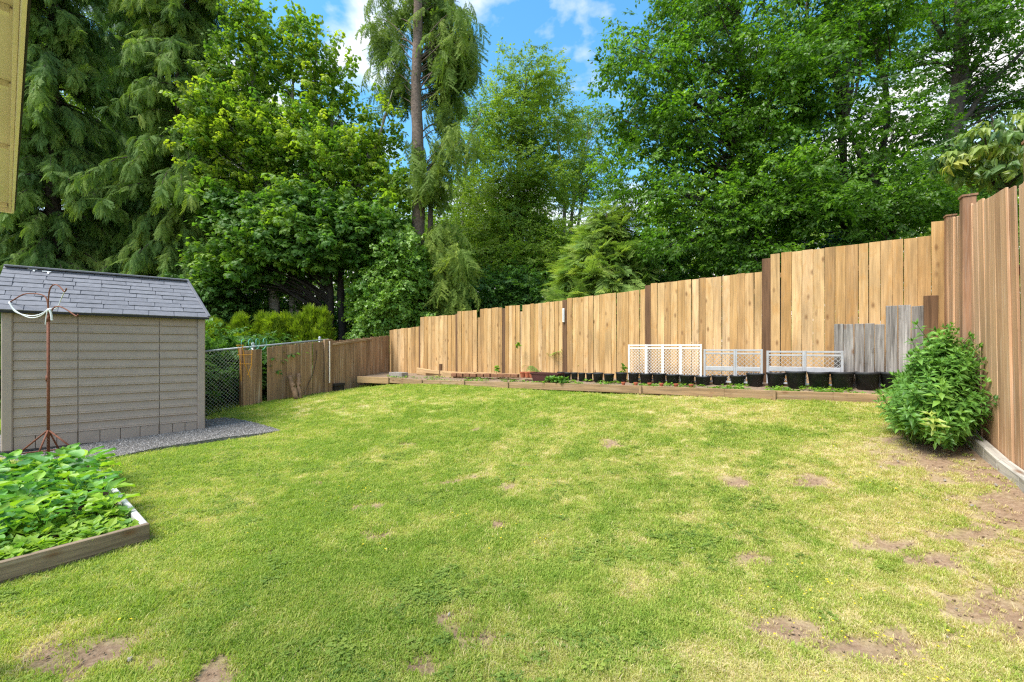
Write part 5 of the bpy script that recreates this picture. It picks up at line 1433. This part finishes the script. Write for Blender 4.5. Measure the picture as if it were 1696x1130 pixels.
# dark understorey shrubs and the far wood
for i, (px, py, Z, rx, ry, lab) in enumerate(((600, 520, 19, 80, 60, 'dark shrub thicket between the maple stems and ivy mound'), (440, 500, 17.5, 90, 55, 'dark evergreen shrub above the arborvitae row'), (790, 500, 18, 60, 60, 'dark laurel shrub right of the hemlock'), (890, 490, 18, 70, 45, 'low dark shrub at the foot of the alder'),
                                                (345, 505, 15.5, 45, 50, 'dark shrub right of the shed roof'), (352, 612, 10.7, 22, 22, 'dark shrub behind the chain link beside the shed'), (400, 605, 11.4, 22, 26, 'dark shrub behind the loose brown boards'), (1080, 470, 13, 70, 40, 'dark shrub under the big leafy tree'), (1330, 420, 13.5, 110, 45, 'dark shrub behind the tall cedar panel'), (700, 520, 20, 60, 60, 'dark shrub behind the hemlock trunk'))):
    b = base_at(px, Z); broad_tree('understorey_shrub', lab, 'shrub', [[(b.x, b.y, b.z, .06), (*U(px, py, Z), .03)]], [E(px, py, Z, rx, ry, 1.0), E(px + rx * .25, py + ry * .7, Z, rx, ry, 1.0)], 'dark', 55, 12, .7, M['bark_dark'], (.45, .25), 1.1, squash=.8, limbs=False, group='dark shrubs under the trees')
P, Rt, S, T = [], [], [], []
for k in range(15500):
    th = R_(-1.45, 1.45); d = R_(29, 50)
    x, y = math.sin(th) * d, math.cos(th) * d
    col = CX + F * x / y
    top = np.interp(col, [-300, 200, 450, 640, 760, 870, 960, 1040, 1150, 1300, 1500, 1700, 2000], [2, 40, 150, 300, 360, 330, 390, 400, 300, 240, 290, 260, 200]) + 40 * (vnoise(col * .02, d * .2, 44) - .5)
    zt = EYE - (top - HY) / F * y if abs(th) < .9 else 13 + 4 * vnoise(th * 9, 3.0, 45)
    z = gz(x, y) + (zt - gz(x, y)) * random.random() ** 1.05
    P.append((x, y, z)); Rt.append((random.gauss(0, .5), random.gauss(.2, .5), R_(0, 6.28))); S.append(R_(2.0, 3.6)); T.append(.62 + .5 * (vnoise(x * .5, z * .5, 77) - .5) * 1.6 + random.gauss(0, .12))
tag(scatter('far_woodland', 'broad_small', np.array(P), Rt, S, np.array(T)), 'far mass of woodland behind the single trees', 'woodland', kind='stuff')
# shoots against the cedar fence and a grey green plant by the planter
for c, k, rt, nn, lab in ((602 * 1 + 221, .955, 608, 5, 'thin green shoot climbing the cedar fence left of the planter'), (1033, .955, 604, 4, 'small shoot at the fence left of the white lattice gate'), (858, .975, 572, 3, 'single leafy twig poking through the cedar boards')):
    p = FP(c, k); p.z = bed_pt(c, .8).z if rt > 580 else U(c, rt + 6, p.y).z
    tp = U(c, rt, p.y)
    t = thing('fence_shoot', lab, 'plant', p)
    mb = MB(); mb.tube([p, (p + tp) / 2 + rnd(.02), tp], .005, 5); mb.build('stem', M['stem'], t)
    Q = [p.lerp(tp, R_(.4, 1)) for _ in range(nn * 2)]
    scatter('foliage', 'seedling', np.array([tuple(q) for q in Q]), rot_rand(len(Q), .5), RNG.uniform(.9, 1.6, len(Q)), RNG.normal(.4, .2, len(Q)), t)
p = bed_pt(924, .06); t = thing('border_plant', 'low grey green leafy plant in front of the maroon planter', 'plant', p)
mb = MB(); mb.tube([p - D3 * .02, p + D3 * .12], .01, 6); mb.build('stem', M['stem'], t)
Q = np.array([tuple(p + FD * R_(-.22, .24) + FN * R_(-.06, .06) + D3 * R_(.0, .09)) for _ in range(80)])
scatter('foliage', 'seedling', Q, rot_rand(len(Q), .5), RNG.uniform(.9, 1.6, len(Q)), RNG.normal(.0, .15, len(Q)), t)
# corner bush
P, Rt, S, T = [], [], [], []
bc = Vector((4.46, 4.86, 0)); bz = gz(bc.x, bc.y)
bush = thing('leafy_bush', 'dense bright green leafy bush in the right corner of the yard', 'bush', Vector((bc.x, bc.y, bz)))
ax1 = (RF[1] - Vector((3.75, 4.2, 0))); 
mb = MB()
BUSH = [(1482, 680), (1492, 650), (1512, 615), (1538, 578), (1560, 545), (1578, 525), (1598, 520), (1610, 535), (1616, 570), (1630, 600), (1634, 650), (1616, 685), (1606, 716), (1575, 714), (1540, 700), (1502, 688)]
k = 0
while k < 760:
    u, v = R_(-1, 1), R_(-1, 1)
    if u * u + v * v > 1: continue
    q = bc + Vector((.30 * u + .40 * v, .68 * v - .10 * u, 0))
    g0 = gz(q.x, q.y); z = g0 + 1.3 * random.random()
    hcap = 1.6 * (1 - .55 * max(0, u * u + v * v - .25)) * (.52 + .48 * (v + 1) / 2) + .08 * math.sin(7 * u + 5 * v)
    if z - g0 > hcap: continue
    col, row = CX + F * q.x / q.y, HY + (EYE - z) / q.y * F
    if not in_poly(np.array([col]), np.array([row]), BUSH)[0]: continue
    if z - g0 < hcap * .45 and random.random() < .55: continue
    k += 1
    lean = Vector((u * .5 - .25, v * .3 - .35, 0))
    P.append((q.x, q.y, z - .24)); az = math.atan2(lean.y, lean.x) + random.gauss(0, .7)
    Rt.append((R_(0, 6.28), -PI / 2 + abs(random.gauss(.2, .3)) + .30 * (u * u + v * v), az)); S.append(R_(.5, 1.05)); T.append(min(.88, .58 + random.gauss(0, .2)) if random.random() < .992 else .96)
    if k % 7 == 0: mb.tube([Vector((q.x, q.y, g0 - .02)) * .6 + Vector((bc.x, bc.y, bz)) * .4, Vector((q.x, q.y, z - .1))], .006, 5)
mb.build('stem', M['stem'], bush)
scatter('foliage', 'mint', np.array(P), Rt, S, np.array(T), bush)
